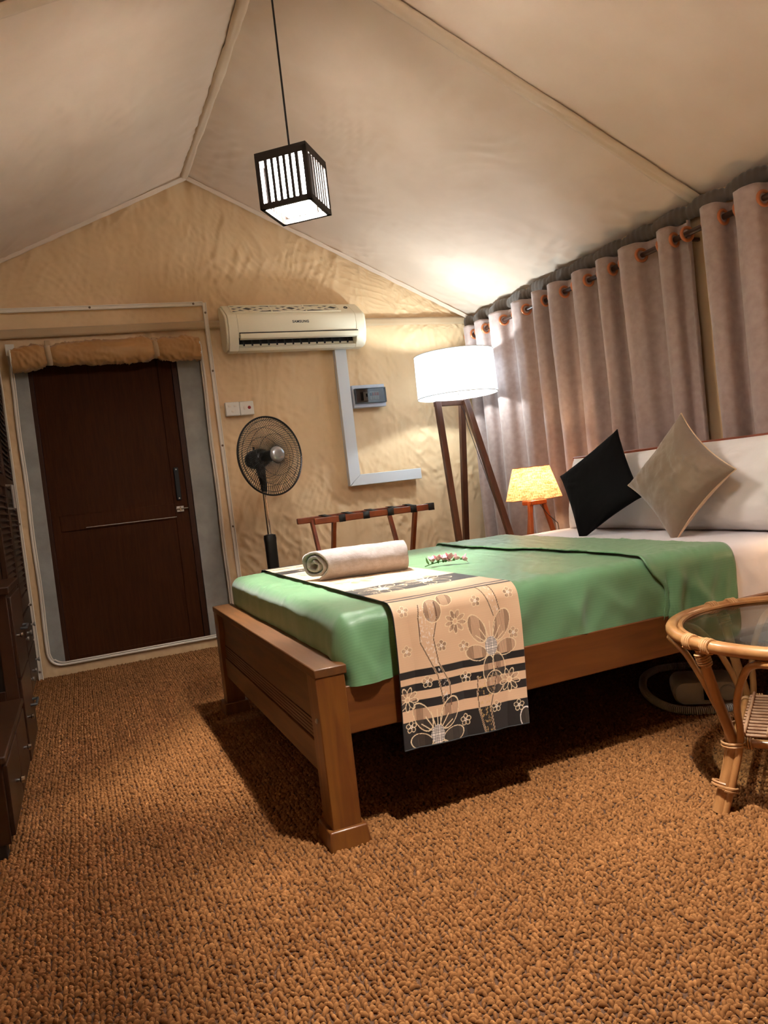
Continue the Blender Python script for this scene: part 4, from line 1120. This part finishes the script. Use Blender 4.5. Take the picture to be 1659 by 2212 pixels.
# ================================================================== lamps
def floor_lamp():
    cx, cy = 2.512, 4.56; zt = 1.475
    t = thing('floor_lamp', 'wooden tripod floor lamp with a lit white drum shade', 'floor lamp', (cx, cy, 0))
    R = .272; z0, z1_ = 1.512, 1.800
    m = MB(); m.lathe([(R + .004, z0), (R, z1_)], (cx, cy, 0), 64, cap0=False, cap1=False); m.build('drum_shade', M_drum, t, smooth=True, fix=True)
    for zz, rr in ((z0, R + .004), (z1_, R)):
        MB().tube([(cx + rr * math.cos(a), cy + rr * math.sin(a), zz) for a in np.linspace(0, 2 * PI, 65)[:-1]], .0028, 6, closed=True).build('shade_rim', M_white, t)
    MB().tube([(cx, cy, zt + .01), (cx, cy, 1.60)], .006, 8).build('stem', M_white, t)
    for k in range(3):
        a = 2 * PI * k / 3 + .4
        MB().tube([(cx, cy, 1.522), (cx + R * math.cos(a), cy + R * math.sin(a), 1.517)], .0025, 6).build('shade_spoke', M_white, t)
    MB().lathe([(.010, 1.60), (.016, 1.61), (.016, 1.64)], (cx, cy, 0), 16).build('bulb_holder', M_white, t)
    # tripod: a flat top bar with three splayed square legs
    hub = Vector((cx + .0, cy, zt))
    a1, a2, a3 = Vector((2.318, 4.50, zt)), Vector((2.560, 4.60, zt + .005)), Vector((2.535, 4.50, zt))
    f1, f2, f3 = Vector((2.305, 4.33, .0)), Vector((2.555, 4.83, .0)), Vector((2.695, 4.16, .0))
    MB().bar(a1 + Vector((-.02, 0, -.016)), Vector((2.545, 4.53, zt - .016)), .034, .034).build('top_bar', M_lampwood, t, bev=.003)
    for a, f in ((a1, f1), (a2, f2), (a3, f3)):
        MB().bar(a, f, .040, .034, up=(0, 1, 0)).build('leg', M_lampwood, t, bev=.003)
    MB().tube([hub, hub + Vector((.005, -.015, -.03)), hub + Vector((.02, -.03, -.08)), Vector((2.53, 4.50, 1.30)), Vector((2.60, 4.38, .8)), Vector((2.70, 4.22, .1))], .0022, 6).build('lamp_cord', M_darkgrey, t)
    point_light('floor_lamp_bulb', (cx, cy, 1.665), P_FLOOR_LAMP, C_FLOOR_LAMP, .035, t)
floor_lamp()

def table_lamp(cx, cy, nlab, tlab):
    zb = .548
    ns = thing('nightstand', nlab, 'nightstand', (cx, cy, 0), group='bedside nightstands')
    MB().bx(cx - .22, cx + .22, cy - .19, cy + .19, .52, zb).build('top', M_red, ns, bev=.004)
    MB().bx(cx - .20, cx + .20, cy - .17, cy + .17, .36, .52).build('drawer_box', M_red, ns, bev=.003)
    MB().lathe([(.012, 0), (.014, .01), (.008, .02)], (cx - .20, cy, .44), 12, Matrix.Rotation(-PI / 2, 3, 'Y')).build('knob', M_steel, ns)
    for sx in (-1, 1):
        for sy in (-1, 1): MB().bx(cx + sx * .185 - .02, cx + sx * .185 + .02, cy + sy * .155 - .02, cy + sy * .155 + .02, 0, .36).build('leg', M_red, ns, bev=.003)
    t = thing('table_lamp', tlab, 'table lamp', (cx, cy, zb), group='burlap bedside lamps')
    m = MB(); m.lathe([(.166, .776), (.108, .966)], (cx, cy, 0), 48, cap0=False, cap1=False); m.build('burlap_shade', M_burlap, t, smooth=True)
    for zz, rr in ((.776, .166), (.966, .108)):
        MB().tube([(cx + rr * math.cos(a), cy + rr * math.sin(a), zz + .0012 * math.sin(a * 9)) for a in np.linspace(0, 2 * PI, 49)[:-1]], .0022, 6, closed=True).build('shade_rim', M_tlwood, t)
    MB().bx(cx - .055, cx + .055, cy - .05, cy + .05, .742, .768).build('top_block', M_tlwood, t, bev=.004)
    for tx, ty, fx, fy in ((-.045, -.02, -.085, -.06), (.0, .035, -.005, .085), (.045, -.02, .085, -.05)):
        MB().bar((cx + tx, cy + ty, .76), (cx + fx, cy + fy, zb), .024, .022, up=(0, 1, 0)).build('leg', M_tlwood, t, bev=.003)
    MB().tube([(cx, cy, .765), (cx, cy, .83)], .008, 8).build('stem', M_steel, t)
    MB().tube([(cx + .02, cy - .02, .745), (cx + .05, cy - .05, .68), (cx + .10, cy - .07, .62), (cx + .12, cy - .05, zb + .003)], .0022, 6).build('lamp_cord', M_darkgrey, t)
    point_light('table_lamp_bulb', (cx, cy, .868), P_TABLE_LAMP, C_TABLE_LAMP, .025, t)
table_lamp(2.505, 3.76, 'small brown nightstand beyond the bed, under the lamp beside the floor lamp', 'small tripod table lamp with a glowing burlap shade beside the black cushion')
table_lamp(2.505, 1.62, 'small brown nightstand on the near side of the bed, out of frame', 'burlap table lamp on the near nightstand, out of frame')

M_pbox = emit_mat('pendant_glow', (1.0, .93, .86), E_PENDANT_BOX)
M_pbulb = M_pbox
M_pinner = mat('pendant_inner_wood', (150, 82, 40), .5)
def pendant(cx, cy, rz, label):
    H = .107; z0, z1_ = 2.064, 2.278; zt = ZA - .06
    t = thing('pendant_lamp', label, 'pendant lamp', (cx, cy, z0), (0, 0, rz), 'slatted cube pendant lamps')
    h = z1_ - z0
    MB().bx(-H, H, -H, H, h - .012, h).build('top_plate', M_pend, t, local=True, bev=.001)
    MB().box((0, 0, h + .010), (.12, .12, .02)).build('top_block', M_pend, t, local=True, bev=.001)
    for sx in (-1, 1):
        MB().bx(sx * H - .007 * (sx + 1), sx * H + .007 * (1 - sx), -H, H, 0, .020).build('bottom_frame', M_pend, t, local=True)
        MB().bx(-H, H, sx * H - .007 * (sx + 1), sx * H + .007 * (1 - sx), 0, .020).build('bottom_frame', M_pend, t, local=True)
        MB().bx(sx * H - .007 * (sx + 1), sx * H + .007 * (1 - sx), -H, H, h - .034, h - .012).build('top_frame', M_pend, t, local=True)
        MB().bx(-H, H, sx * H - .007 * (sx + 1), sx * H + .007 * (1 - sx), h - .034, h - .012).build('top_frame', M_pend, t, local=True)
        for sy in (-1, 1):
            MB().box((sx * (H - .009), sy * (H - .009), h / 2 - .006), (.018, .018, h - .012)).build('post', M_pend, t, local=True)
    m = MB(); m.box((0, 0, 0), (.0125, .010, h - .054)); sm = m.mesh('slat', M_pend, False)
    for face in range(4):
        ca, sa = math.cos(face * PI / 2), math.sin(face * PI / 2)
        for k in range(6):
            u = -H + .018 + (k + 1) * (2 * H - .036) / 7
            o = link(sm, 'slat', t, local=True); o.location = (u * ca + (H - .006) * sa, u * sa - (H - .006) * ca, .020 + (h - .054) / 2); o.rotation_euler = (0, 0, face * PI / 2)
    # frosted glowing box inside, open at the bottom
    q = .062; b0, b1 = .012, .199
    m = MB()
    m.add([(-q, -q, b0), (q, -q, b0), (q, q, b0), (-q, q, b0), (-q, -q, b1), (q, -q, b1), (q, q, b1), (-q, q, b1)], [(0, 1, 5, 4), (1, 2, 6, 5), (2, 3, 7, 6), (3, 0, 4, 7), (4, 5, 6, 7)])
    m.build('glowing_box', M_pbox, t, smooth=False, local=True, thick=.003)
    MB().tube([(0, 0, h + .02), (0, 0, zt - z0)], .0042, 8).build('cord', M_cord, t, local=True)
    MB().lathe([(.045, zt - z0 - .02), (.045, zt - z0), (.02, zt - z0 + .01)], (0, 0, 0), 20).build('ceiling_rose', M_cord, t, local=True)
    o = point_light('pendant_bulb', (0, 0, 0), P_PENDANT_BULB, C_PENDANT, .016, None); o.parent = t; o.location = (0, 0, .186)
    return t
pendant(.942, 2.845, math.radians(-39.3), 'slatted dark wood cube pendant lamp hanging over the bed foot')
pendant(.933, 1.27, 0, 'slatted dark wood cube pendant lamp hanging above the carpet, out of frame')

# ================================================================== pedestal fan
def fan():
    px, py = 1.026, 4.30
    t = thing('pedestal_fan', 'black pedestal fan with a wire guard and chrome pole', 'fan', (px, py, 0))
    MB().lathe([(.19, 0), (.19, .012), (.16, .03), (.05, .045), (.04, .06)], (px, py, 0), 32).build('base', M_black, t, smooth='auto')
    m = MB()
    prof = [(.028, .06, .028), (.030, .3, .028), (.034, .70, .030), (.036, .725, .031), (.033, .745, .028), (.017, .75, .017)]
    vs = []
    for wx, z, wy in prof:
        for k in range(24):
            a = 2 * PI * k / 24; ca, sa = math.cos(a), math.sin(a); e = .6
            vs.append((px + wx * math.copysign(abs(ca) ** e, ca), py + wy * math.copysign(abs(sa) ** e, sa), z))
    fs = [(i * 24 + k, i * 24 + (k + 1) % 24, (i + 1) * 24 + (k + 1) % 24, (i + 1) * 24 + k) for i in range(5) for k in range(24)]
    fs += [tuple(range(23, -1, -1)), tuple(5 * 24 + k for k in range(24))]
    m.add(vs, fs); m.build('control_column', M_black, t)
    MB().tube([(px, py, .745), (px, py, 1.02)], .012, 14).build('chrome_pole', M_chrome, t)
    MB().tube([(px, py, 1.0), (px, py, 1.05), (px - .003, py, 1.10), (px - .006, py + .005, 1.15)], [.018, .020, .024, .030], 14).build('neck', M_black, t)
    # head
    d = Vector((.40, -.92, .035)).normalized(); s = Vector((0, 0, 1)).cross(d).normalized(); u = d.cross(s)
    c = Vector((px - .004, py, 1.195)) + d * .105
    hd = Matrix((s, u, d)).transposed()
    MB().lathe([(.022, -.205), (.045, -.195), (.056, -.16), (.058, -.11), (.052, -.075), (.03, -.065)], c, 24, hd).build('motor_housing', M_black, t, smooth=True)
    m = MB(); m.tube([c - d * .15 + u * .05, c - d * .15 + u * .075], .006, 8); m.build('oscillation_knob', M_black, t)
    R = .226
    def guard(name, depth, sgn, nw, swirl, cup):
        m = MB()
        for k in range(nw):
            a0 = 2 * PI * k / nw; pts = []
            for i in range(9):
                f = i / 8; r = lerp(.042, R, f); a = a0 + swirl * f * f
                bul = sgn * depth * (1 - f ** cup)
                pts.append(c + s * (math.cos(a) * r) + u * (math.sin(a) * r) + d * bul)
            m.tube(pts, .0015, 3, caps=False)
        for f in (.42, .70, .9):
            r = lerp(.042, R, f); bul = sgn * depth * (1 - f ** cup)
            m.tube([c + s * (math.cos(a) * r) + u * (math.sin(a) * r) + d * bul for a in np.linspace(0, 2 * PI, 49)[:-1]], .0013, 4, closed=True)
        o = m.build(name, M_black, t, smooth=True, fix=False); o['kind'] = 'stuff'
    guard('front_guard', .060, 1, 96, .35, 3.0)
    guard('rear_guard', .070, -1, 84, -.30, 2.4)
    MB().tube([c + s * (math.cos(a) * R) + u * (math.sin(a) * R) for a in np.linspace(0, 2 * PI, 65)[:-1]], .0055, 8, closed=True).build('guard_ring', M_black, t)
    MB().lathe([(.046, .052), (.050, .060), (.047, .072), (.036, .082), (.018, .087), (.001, .088)], c, 28, hd, cap1=False).build('centre_cap', M_silver, t, smooth=True)
    MB().lathe([(.030, -.045), (.034, -.02), (.030, .02), (.012, .035)], c, 20, hd).build('hub', M_black, t)
    for k in range(3):
        G = np.zeros((8, 12, 3))
        for i in range(8):
            r = lerp(.03, .190, i / 7)
            for j in range(12):
                a = 2 * PI * k / 3 + lerp(-.55, .55, j / 11) * (1.0 if i else .8) * (.75 + .25 * math.sin(i / 7 * PI)) + .25 * i / 7
                tw = lerp(-1, 1, j / 11) * .026 * (1 - .25 * i / 7)
                G[i, j] = c + s * (math.cos(a) * r) + u * (math.sin(a) * r) + d * (tw - .008)
        m = MB(); m.grid(G); m.build('blade', M_blade, t, smooth=True, label='clear smoky fan blade')
fan()

# ================================================================== luggage rack
def rack():
    x0, x1, yf, yb, z = 1.200, 1.935, 3.955, 4.30, .802
    t = thing('luggage_rack', 'folding reddish wood luggage rack with black straps behind the bed', 'luggage rack', ((x0 + x1) / 2, 4.12, 0))
    for yy in (yf, yb): MB().bx(x0, x1, yy - .013, yy + .013, z - .018, z + .018).build('top_rail', M_red, t, bev=.004)
    for xx in (1.315, 1.815):
        MB().bar((xx, yf, z - .01), (xx, yb - .02, .0), .034, .020, up=(1, 0, 0)).build('leg', M_red, t, bev=.003)
        MB().bar((xx - .024, yb, z - .01), (xx - .024, yf + .02, .0), .034, .020, up=(1, 0, 0)).build('leg', M_red, t, bev=.003)
    for yy in (yf + .03, yb - .03): MB().tube([(1.30, yy, .12), (1.82, yy, .12)], .009, 10).build('stretcher', M_red, t)
    for xx in (1.36, 1.505, 1.655, 1.80, 1.915):
        pts = [(yf - .015, z - .020), (yf - .016, z + .0205), (yf, z + .021)] + [(lerp(yf, yb, f), z + .021 - .012 * math.sin(PI * f)) for f in (.2, .4, .6, .8)] + [(yb, z + .021), (yb + .016, z + .0205), (yb + .015, z - .020)]
        P = np.zeros((len(pts), 2, 3))
        for i, (yy, zz) in enumerate(pts): P[i, 0] = (xx - .019, yy, zz); P[i, 1] = (xx + .019, yy, zz)
        gridmesh('strap', P, M_matblack, t, smooth=False, thick=.0025)
rack()

# ================================================================== dark furniture on the left
def wardrobe():
    xf, x0, y0, y1, z1_ = -.318, -.93, 3.76, 4.96, 1.98
    t = thing('wardrobe', 'tall dark wooden wardrobe with louvred doors beside the doorway', 'wardrobe', ((xf + x0) / 2, (y0 + y1) / 2, 0))
    MB().bx(x0, xf - .022, y0, y1, .06, z1_).build('carcass', M_dark2, t, bev=.003)
    MB().bx(x0 - .0, xf + .010, y0 - .015, y1 + .015, z1_, z1_ + .035).build('cornice', M_dark, t, bev=.004)
    MB().bx(x0 + .02, xf - .04, y0 + .02, y1 - .02, 0, .06).build('plinth', M_dark, t)
    m = MB(); m.box((0, 0, 0), (.022, .47, .006), Matrix.Rotation(math.radians(42), 3, 'Y')); lm = m.mesh('louvre_slat', M_dark, False)
    for a, b, hy in ((y0 + .01, (y0 + y1) / 2 - .003, -1), ((y0 + y1) / 2 + .003, y1 - .01, 1)):
        d = MB().bx(xf - .021, xf - .014, a + .04, b - .04, .52, z1_ - .02).build('door', M_dark2, t)
        for p0, p1 in ((a, a + .06), (b - .06, b)): MB().bx(xf - .021, xf, p0, p1, .50, z1_ - .01).build('stile', M_dark2, d, bev=.002)
        for q0, q1 in ((.50, .58), (z1_ - .08, z1_ - .01), (1.17, 1.23)): MB().bx(xf - .021, xf, a + .06, b - .06, q0, q1).build('rail', M_dark, d, bev=.002)
        for k in range(42):
            zz = .60 + k * .031
            if 1.155 < zz < 1.245 or zz > z1_ - .10: continue
            o = link(lm, 'louvre_slat', d); o.matrix_parent_inverse = wm(d).inverted(); o.location = (xf - .010, (a + b) / 2, zz)
        hy_ = b - .03 if hy < 0 else a + .03
        m = MB(); m.tube([(xf, hy_, 1.06), (xf + .028, hy_, 1.06), (xf + .028, hy_, 1.18), (xf, hy_, 1.18)], .006, 8); m.build('handle', M_steel, d)
        for q0, q1 in ((.08, .275), (.285, .485)):
            dr = MB().bx(xf - .021, xf, a + .005, b - .005, q0, q1).build('drawer', M_dark, t, bev=.003)
            for yy in (a + .12, b - .12): MB().lathe([(.006, 0), (.006, .012), (.012, .016), (.012, .024)], (xf, yy, (q0 + q1) / 2), 10, Matrix.Rotation(PI / 2, 3, 'Y')).build('knob', M_steel, dr)
wardrobe()
def cabinet():
    xf, x0, y0, y1, z1_ = -.285, -.80, 3.22, 3.74, .735
    t = thing('side_cabinet', 'dark wooden side cabinet with a black recess in front of the wardrobe', 'cabinet', ((xf + x0) / 2, (y0 + y1) / 2, 0))
    MB().bx(x0, xf, y0 + .02, y1, .02, z1_ - .03).build('carcass', M_dark2, t, bev=.002)
    MB().bx(x0 - .01, xf + .012, y0 - .012, y1 + .005, z1_ - .03, z1_).build('top', M_dark, t, bev=.004)
    for a, b in ((xf - .045, xf), (x0, x0 + .045)): MB().bx(a, b, y0, y0 + .021, .02, z1_ - .03).build('frame_stile', M_dark2, t, bev=.002)
    for q0, q1 in ((.02, .335), (.66, .705)): MB().bx(x0 + .045, xf - .045, y0, y0 + .021, q0, q1).build('frame_rail', M_dark, t, bev=.002)
    MB().bx(x0 + .045, xf - .045, y0 + .012, y0 + .021, .335, .66).build('black_recess', M_void, t)
    for q0, q1 in ((.04, .36), (.37, .69)):
        dr = MB().bx(xf - .002, xf + .012, y0 + .03, y1 - .01, q0, q1).build('drawer', M_dark, t, bev=.003)
        m = MB(); yy = (y0 + y1) / 2 + .1; zz = (q0 + q1) / 2
        m.tube([(xf + .012, yy - .06, zz), (xf + .034, yy - .06, zz), (xf + .034, yy + .06, zz), (xf + .012, yy + .06, zz)], .006, 8); m.build('handle', M_darkgrey, dr)
        MB().lathe([(.006, 0), (.006, .012), (.011, .016), (.011, .024)], (xf + .012, y0 + .09, zz), 10, Matrix.Rotation(PI / 2, 3, 'Y')).build('knob', M_chrome, dr)
cabinet()
def bench():
    xf, x0, y0, y1, z1_ = -.285, -.85, 2.43, 3.195, .305
    t = thing('low_chest', 'low dark wooden chest of drawers at the left edge of the carpet', 'chest', ((xf + x0) / 2, (y0 + y1) / 2, 0))
    MB().bx(x0, xf, y0, y1, .045, z1_ - .022).build('carcass', M_dark2, t, bev=.003)
    MB().bx(x0 - .01, xf + .014, y0 - .014, y1, z1_ - .022, z1_).build('top', M_dark, t, bev=.004)
    for xx in (x0 + .04, xf - .045):
        for yy in (y0 + .035, y1 - .05): MB().bx(xx - .03, xx + .03, yy - .03, yy + .03, 0, .046).build('foot', M_void, t, bev=.003)
    for a, b in ((y0 + .02, (y0 + y1) / 2 - .005), ((y0 + y1) / 2 + .005, y1 - .02)):
        dr = MB().bx(xf - .002, xf + .012, a, b, .06, z1_ - .035).build('drawer', M_dark, t, bev=.003)
        MB().lathe([(.006, 0), (.006, .012), (.012, .016), (.012, .026)], (xf + .012, (a + b) / 2, .165), 10, Matrix.Rotation(PI / 2, 3, 'Y')).build('knob', M_chrome, dr, label='small crystal knob')
bench()

# ================================================================== machine under the bed
def device():
    c = Vector((2.125, 2.185, 0)); az = math.radians(-37)
    rot = Matrix.Rotation(az, 3, 'Z')
    t = thing('air_machine', 'white breathing machine with a screen and dial under the bed', 'machine', c, (0, 0, az))
    # rounded stadium body, front face leaning back
    def outline(hw, hh, r, n=8):
        pts = []
        for (sx, sz, a0) in ((1, 1, 0), (-1, 1, PI / 2), (-1, -1, PI), (1, -1, 1.5 * PI)):
            for k in range(n + 1):
                a = a0 + PI / 2 * k / n; pts.append((sx * (hw - r) + r * math.cos(a), sz * (hh - r) + r * math.sin(a)))
        return pts
    out = outline(.118, .043, .039); n = len(out); m = MB(); vs = []
    for y, k, dz in ((-.070, .90, .050), (-.074, .93, .050), (-.066, 1.0, .050), (.02, 1.0, .052), (.075, .98, .054), (.085, .9, .054)):
        for x, z in out: vs.append((x * k, y, z * k + dz))
    fs = [(i * n + k, i * n + (k + 1) % n, (i + 1) * n + (k + 1) % n, (i + 1) * n + k) for i in range(5) for k in range(n)]
    fs += [tuple(range(n)), tuple(5 * n + k for k in range(n))]
    m.add(vs, fs); m.build('body', M_dev, t, local=True)
    MB().bx(-.012, .032, -.078, -.073, .026, .074).build('screen', M_scr, t, local=True, bev=.001)
    MB().lathe([(.030, 0), (.030, .008), (.026, .012), (.001, .012)], (.072, -.073, .050), 24, Matrix.Rotation(PI / 2, 3, 'X'), cap1=False).build('dial', M_dev, t, local=True)
    MB().bx(.108, .12, .02, .05, .045, .062).build('side_port', M_darkgrey, t, local=True)
    # ribbed hose lying in a loop on the carpet
    ctr = [(2.44, 2.50), (2.30, 2.58), (2.17, 2.55), (2.06, 2.45), (1.985, 2.34), (1.945, 2.24), (1.935, 2.15), (1.965, 2.085), (2.02, 2.05), (2.09, 2.025), (2.155, 2.025), (2.21, 2.055), (2.245, 2.11), (2.262, 2.18)]
    P = [Vector((x, y, .019)) for x, y in ctr]; path = []
    for i in range(len(P) - 1):
        p0, p1, p2, p3 = P[max(i - 1, 0)], P[i], P[i + 1], P[min(i + 2, len(P) - 1)]
        for k in range(14):
            s = k / 14; path.append(.5 * ((2 * p1) + (p2 - p0) * s + (2 * p0 - 5 * p1 + 4 * p2 - p3) * s * s + (3 * p1 - p0 - 3 * p2 + p3) * s ** 3))
    path.append(P[-1])
    ts = thing('ribbed_hose', 'white ribbed air hose coiled on the carpet around the machine', 'hose', (2.1, 2.2, 0))
    MB().tube(path, .0115, 10).build('hose_core', M_hosedk, ts)
    # evenly spaced rings
    L_ = [0]
    for a, b in zip(path[:-1], path[1:]): L_.append(L_[-1] + (b - a).length)
    L_ = np.array(L_); XYZ = np.array([tuple(p) for p in path])
    ring = MB(); ring.tube([(.0135 * math.cos(a), .0135 * math.sin(a), 0) for a in np.linspace(0, 2 * PI, 15)[:-1]], .0024, 5, closed=True); rm = ring.mesh('rib', M_hose, True)
    kk = 0
    for q in np.arange(.002, L_[-1], .0066):
        p = np.array([np.interp(q, L_, XYZ[:, i]) for i in range(3)]); p2 = np.array([np.interp(q + .003, L_, XYZ[:, i]) for i in range(3)]); p1 = np.array([np.interp(q - .003, L_, XYZ[:, i]) for i in range(3)])
        o = link(rm, 'rib', ts); o.rotation_euler = Vector(p2 - p1).to_track_quat('Z', 'Y').to_euler(); o.matrix_parent_inverse = wm(ts).inverted(); o.location = p
    cb = thing('power_cable', 'thin black power cable lying on the carpet beside the ribbed hose', 'cable', (2.2, 2.0, 0))
    MB().tube([(2.12, 2.02, .012), (2.20, 2.00, .013), (2.27, 2.03, .013), (2.33, 2.08, .012), (2.40, 2.10, .012), (2.5, 2.2, .01)], .004, 6).build('cord', M_black, cb)
device()

# ================================================================== rattan table
def rattan_table():
    cx, cy, R, zt = 1.802, 1.447, .354, .452
    t = thing('rattan_table', 'round rattan side table with a glass top and stick shelf', 'table', (cx, cy, 0))
    def circ(r, z, n=72): return [(cx + r * math.cos(a), cy + r * math.sin(a), z) for a in np.linspace(0, 2 * PI, n + 1)[:-1]]
    MB().tube(circ(R, zt), .0165, 12, closed=True).build('rim', M_rattan, t)
    MB().tube(circ(R - .024, zt + .004), .0075, 8, closed=True).build('inner_rim', M_rattan, t)
    MB().lathe([(R - .020, zt - .004), (R - .020, zt + .002)], (cx, cy, 0), 64).build('glass_top', M_glass, t, smooth='auto')
    zs = .175; rj = .275
    angs = [math.radians(a) for a in (172, 82, -8, -98)]
    J = []
    for ai, a in enumerate(angs):
        da = Vector((math.cos(a), math.sin(a), 0)); ta = Vector((-math.sin(a), math.cos(a), 0)); C0 = Vector((cx, cy, 0))
        top = C0 + da * (R - .002) + Vector((0, 0, zt - .012)); jo = C0 + da * rj + Vector((0, 0, zs)); ft = C0 + da * (R - .012)
        J.append(jo)
        leg = MB().tube([top, top.lerp(jo, .5) + da * .004, jo, jo.lerp(ft, .5) - da * .002, ft], [.0135, .0140, .0150, .0165, .0180], 12).build('leg', M_rattan, t)
        for sgn in (-1, 1):
            # bent brace: rises from the foot beside the leg and curls under the rim
            pts = [ft + ta * sgn * .017 - da * .004, jo + ta * sgn * .022, jo + ta * sgn * .05 + da * .02 + Vector((0, 0, .12)), jo + ta * sgn * .105 + da * .035 + Vector((0, 0, .21)), jo + ta * sgn * .15 + da * .040 + Vector((0, 0, .245)), jo + ta * sgn * .20 + da * .025 + Vector((0, 0, .252))]
            V = [Vector(p) for p in pts]; path = []
            for i in range(len(V) - 1):
                p0, p1, p2, p3 = V[max(i - 1, 0)], V[i], V[i + 1], V[min(i + 2, len(V) - 1)]
                for k in range(6):
                    s = k / 6; path.append(.5 * ((2 * p1) + (p2 - p0) * s + (2 * p0 - 5 * p1 + 4 * p2 - p3) * s * s + (3 * p1 - p0 - 3 * p2 + p3) * s ** 3))
            path.append(V[-1])
            MB().tube(path, .0095, 10).build('brace', M_rattan, t)
        # cane bindings
        def coil(p, axis, r0, L_, turns, name):
            axis = Vector(axis).normalized(); o1 = axis.orthogonal().normalized(); o2 = axis.cross(o1); n = turns * 14
            MB().tube([p + axis * (L_ * (i / n - .5)) + (o1 * math.cos(2 * PI * turns * i / n) + o2 * math.sin(2 * PI * turns * i / n)) * r0 for i in range(n + 1)], .0035, 6).build(name, M_rattan2, t)
        coil(top + (jo - top).normalized() * .03, jo - top, .0165, .034, 5, 'binding')
        rimdir = ta
        for sgn in (-1, 1): coil(C0 + (da * math.cos(.10) + ta * sgn * math.sin(.10)) * R + Vector((0, 0, zt)), ta, .0185, .030, 4, 'binding')
        coil(jo + Vector((0, 0, 0)), Vector((0, 0, 1)), .031, .016, 2, 'binding')
        coil(jo.lerp(ft, .62), ft - jo, .031, .016, 2, 'binding')
    for i in range(4):
        a, b = J[i], J[(i + 1) % 4]
        MB().tube([a, b], .0115, 10).build('shelf_rail', M_rattan, t)
        d = (b - a).normalized()
        for e, sg in ((a, 1), (b, -1)):
            p = e + d * sg * .035; o1 = d.orthogonal().normalized(); o2 = d.cross(o1)
            MB().tube([p + d * (.02 * (k / 42 - .5)) + (o1 * math.cos(2 * PI * k / 14) + o2 * math.sin(2 * PI * k / 14)) * .0135 for k in range(43)], .0028, 6).build('binding', M_rattan2, t)
    # stick shelf
    e1 = (J[1] - J[0]); e2 = (J[3] - J[0]); up = Vector((0, 0, .013))
    ns = 14
    for k in range(ns):
        f = .06 + .88 * k / (ns - 1)
        a = J[0] + e1 * f + e2 * .03 + up; b = J[0] + e1 * f + e2 * .97 + up
        MB().tube([a, a.lerp(b, .5) + Vector((0, 0, .002 * random.uniform(-1, 1))), b], .0046, 8).build('shelf_stick', M_slat, t)
    for k in range(7):
        f = .06 + .88 * k / 6
        a = J[0] + e2 * f + e1 * .03 + up * 1.62; b = J[0] + e2 * f + e1 * .97 + up * 1.62
        MB().tube([a, b], .0042, 8).build('shelf_stick', M_slat, t)
rattan_table()

for o in bpy.data.objects:
    if '_m' in o.keys(): del o['_m']
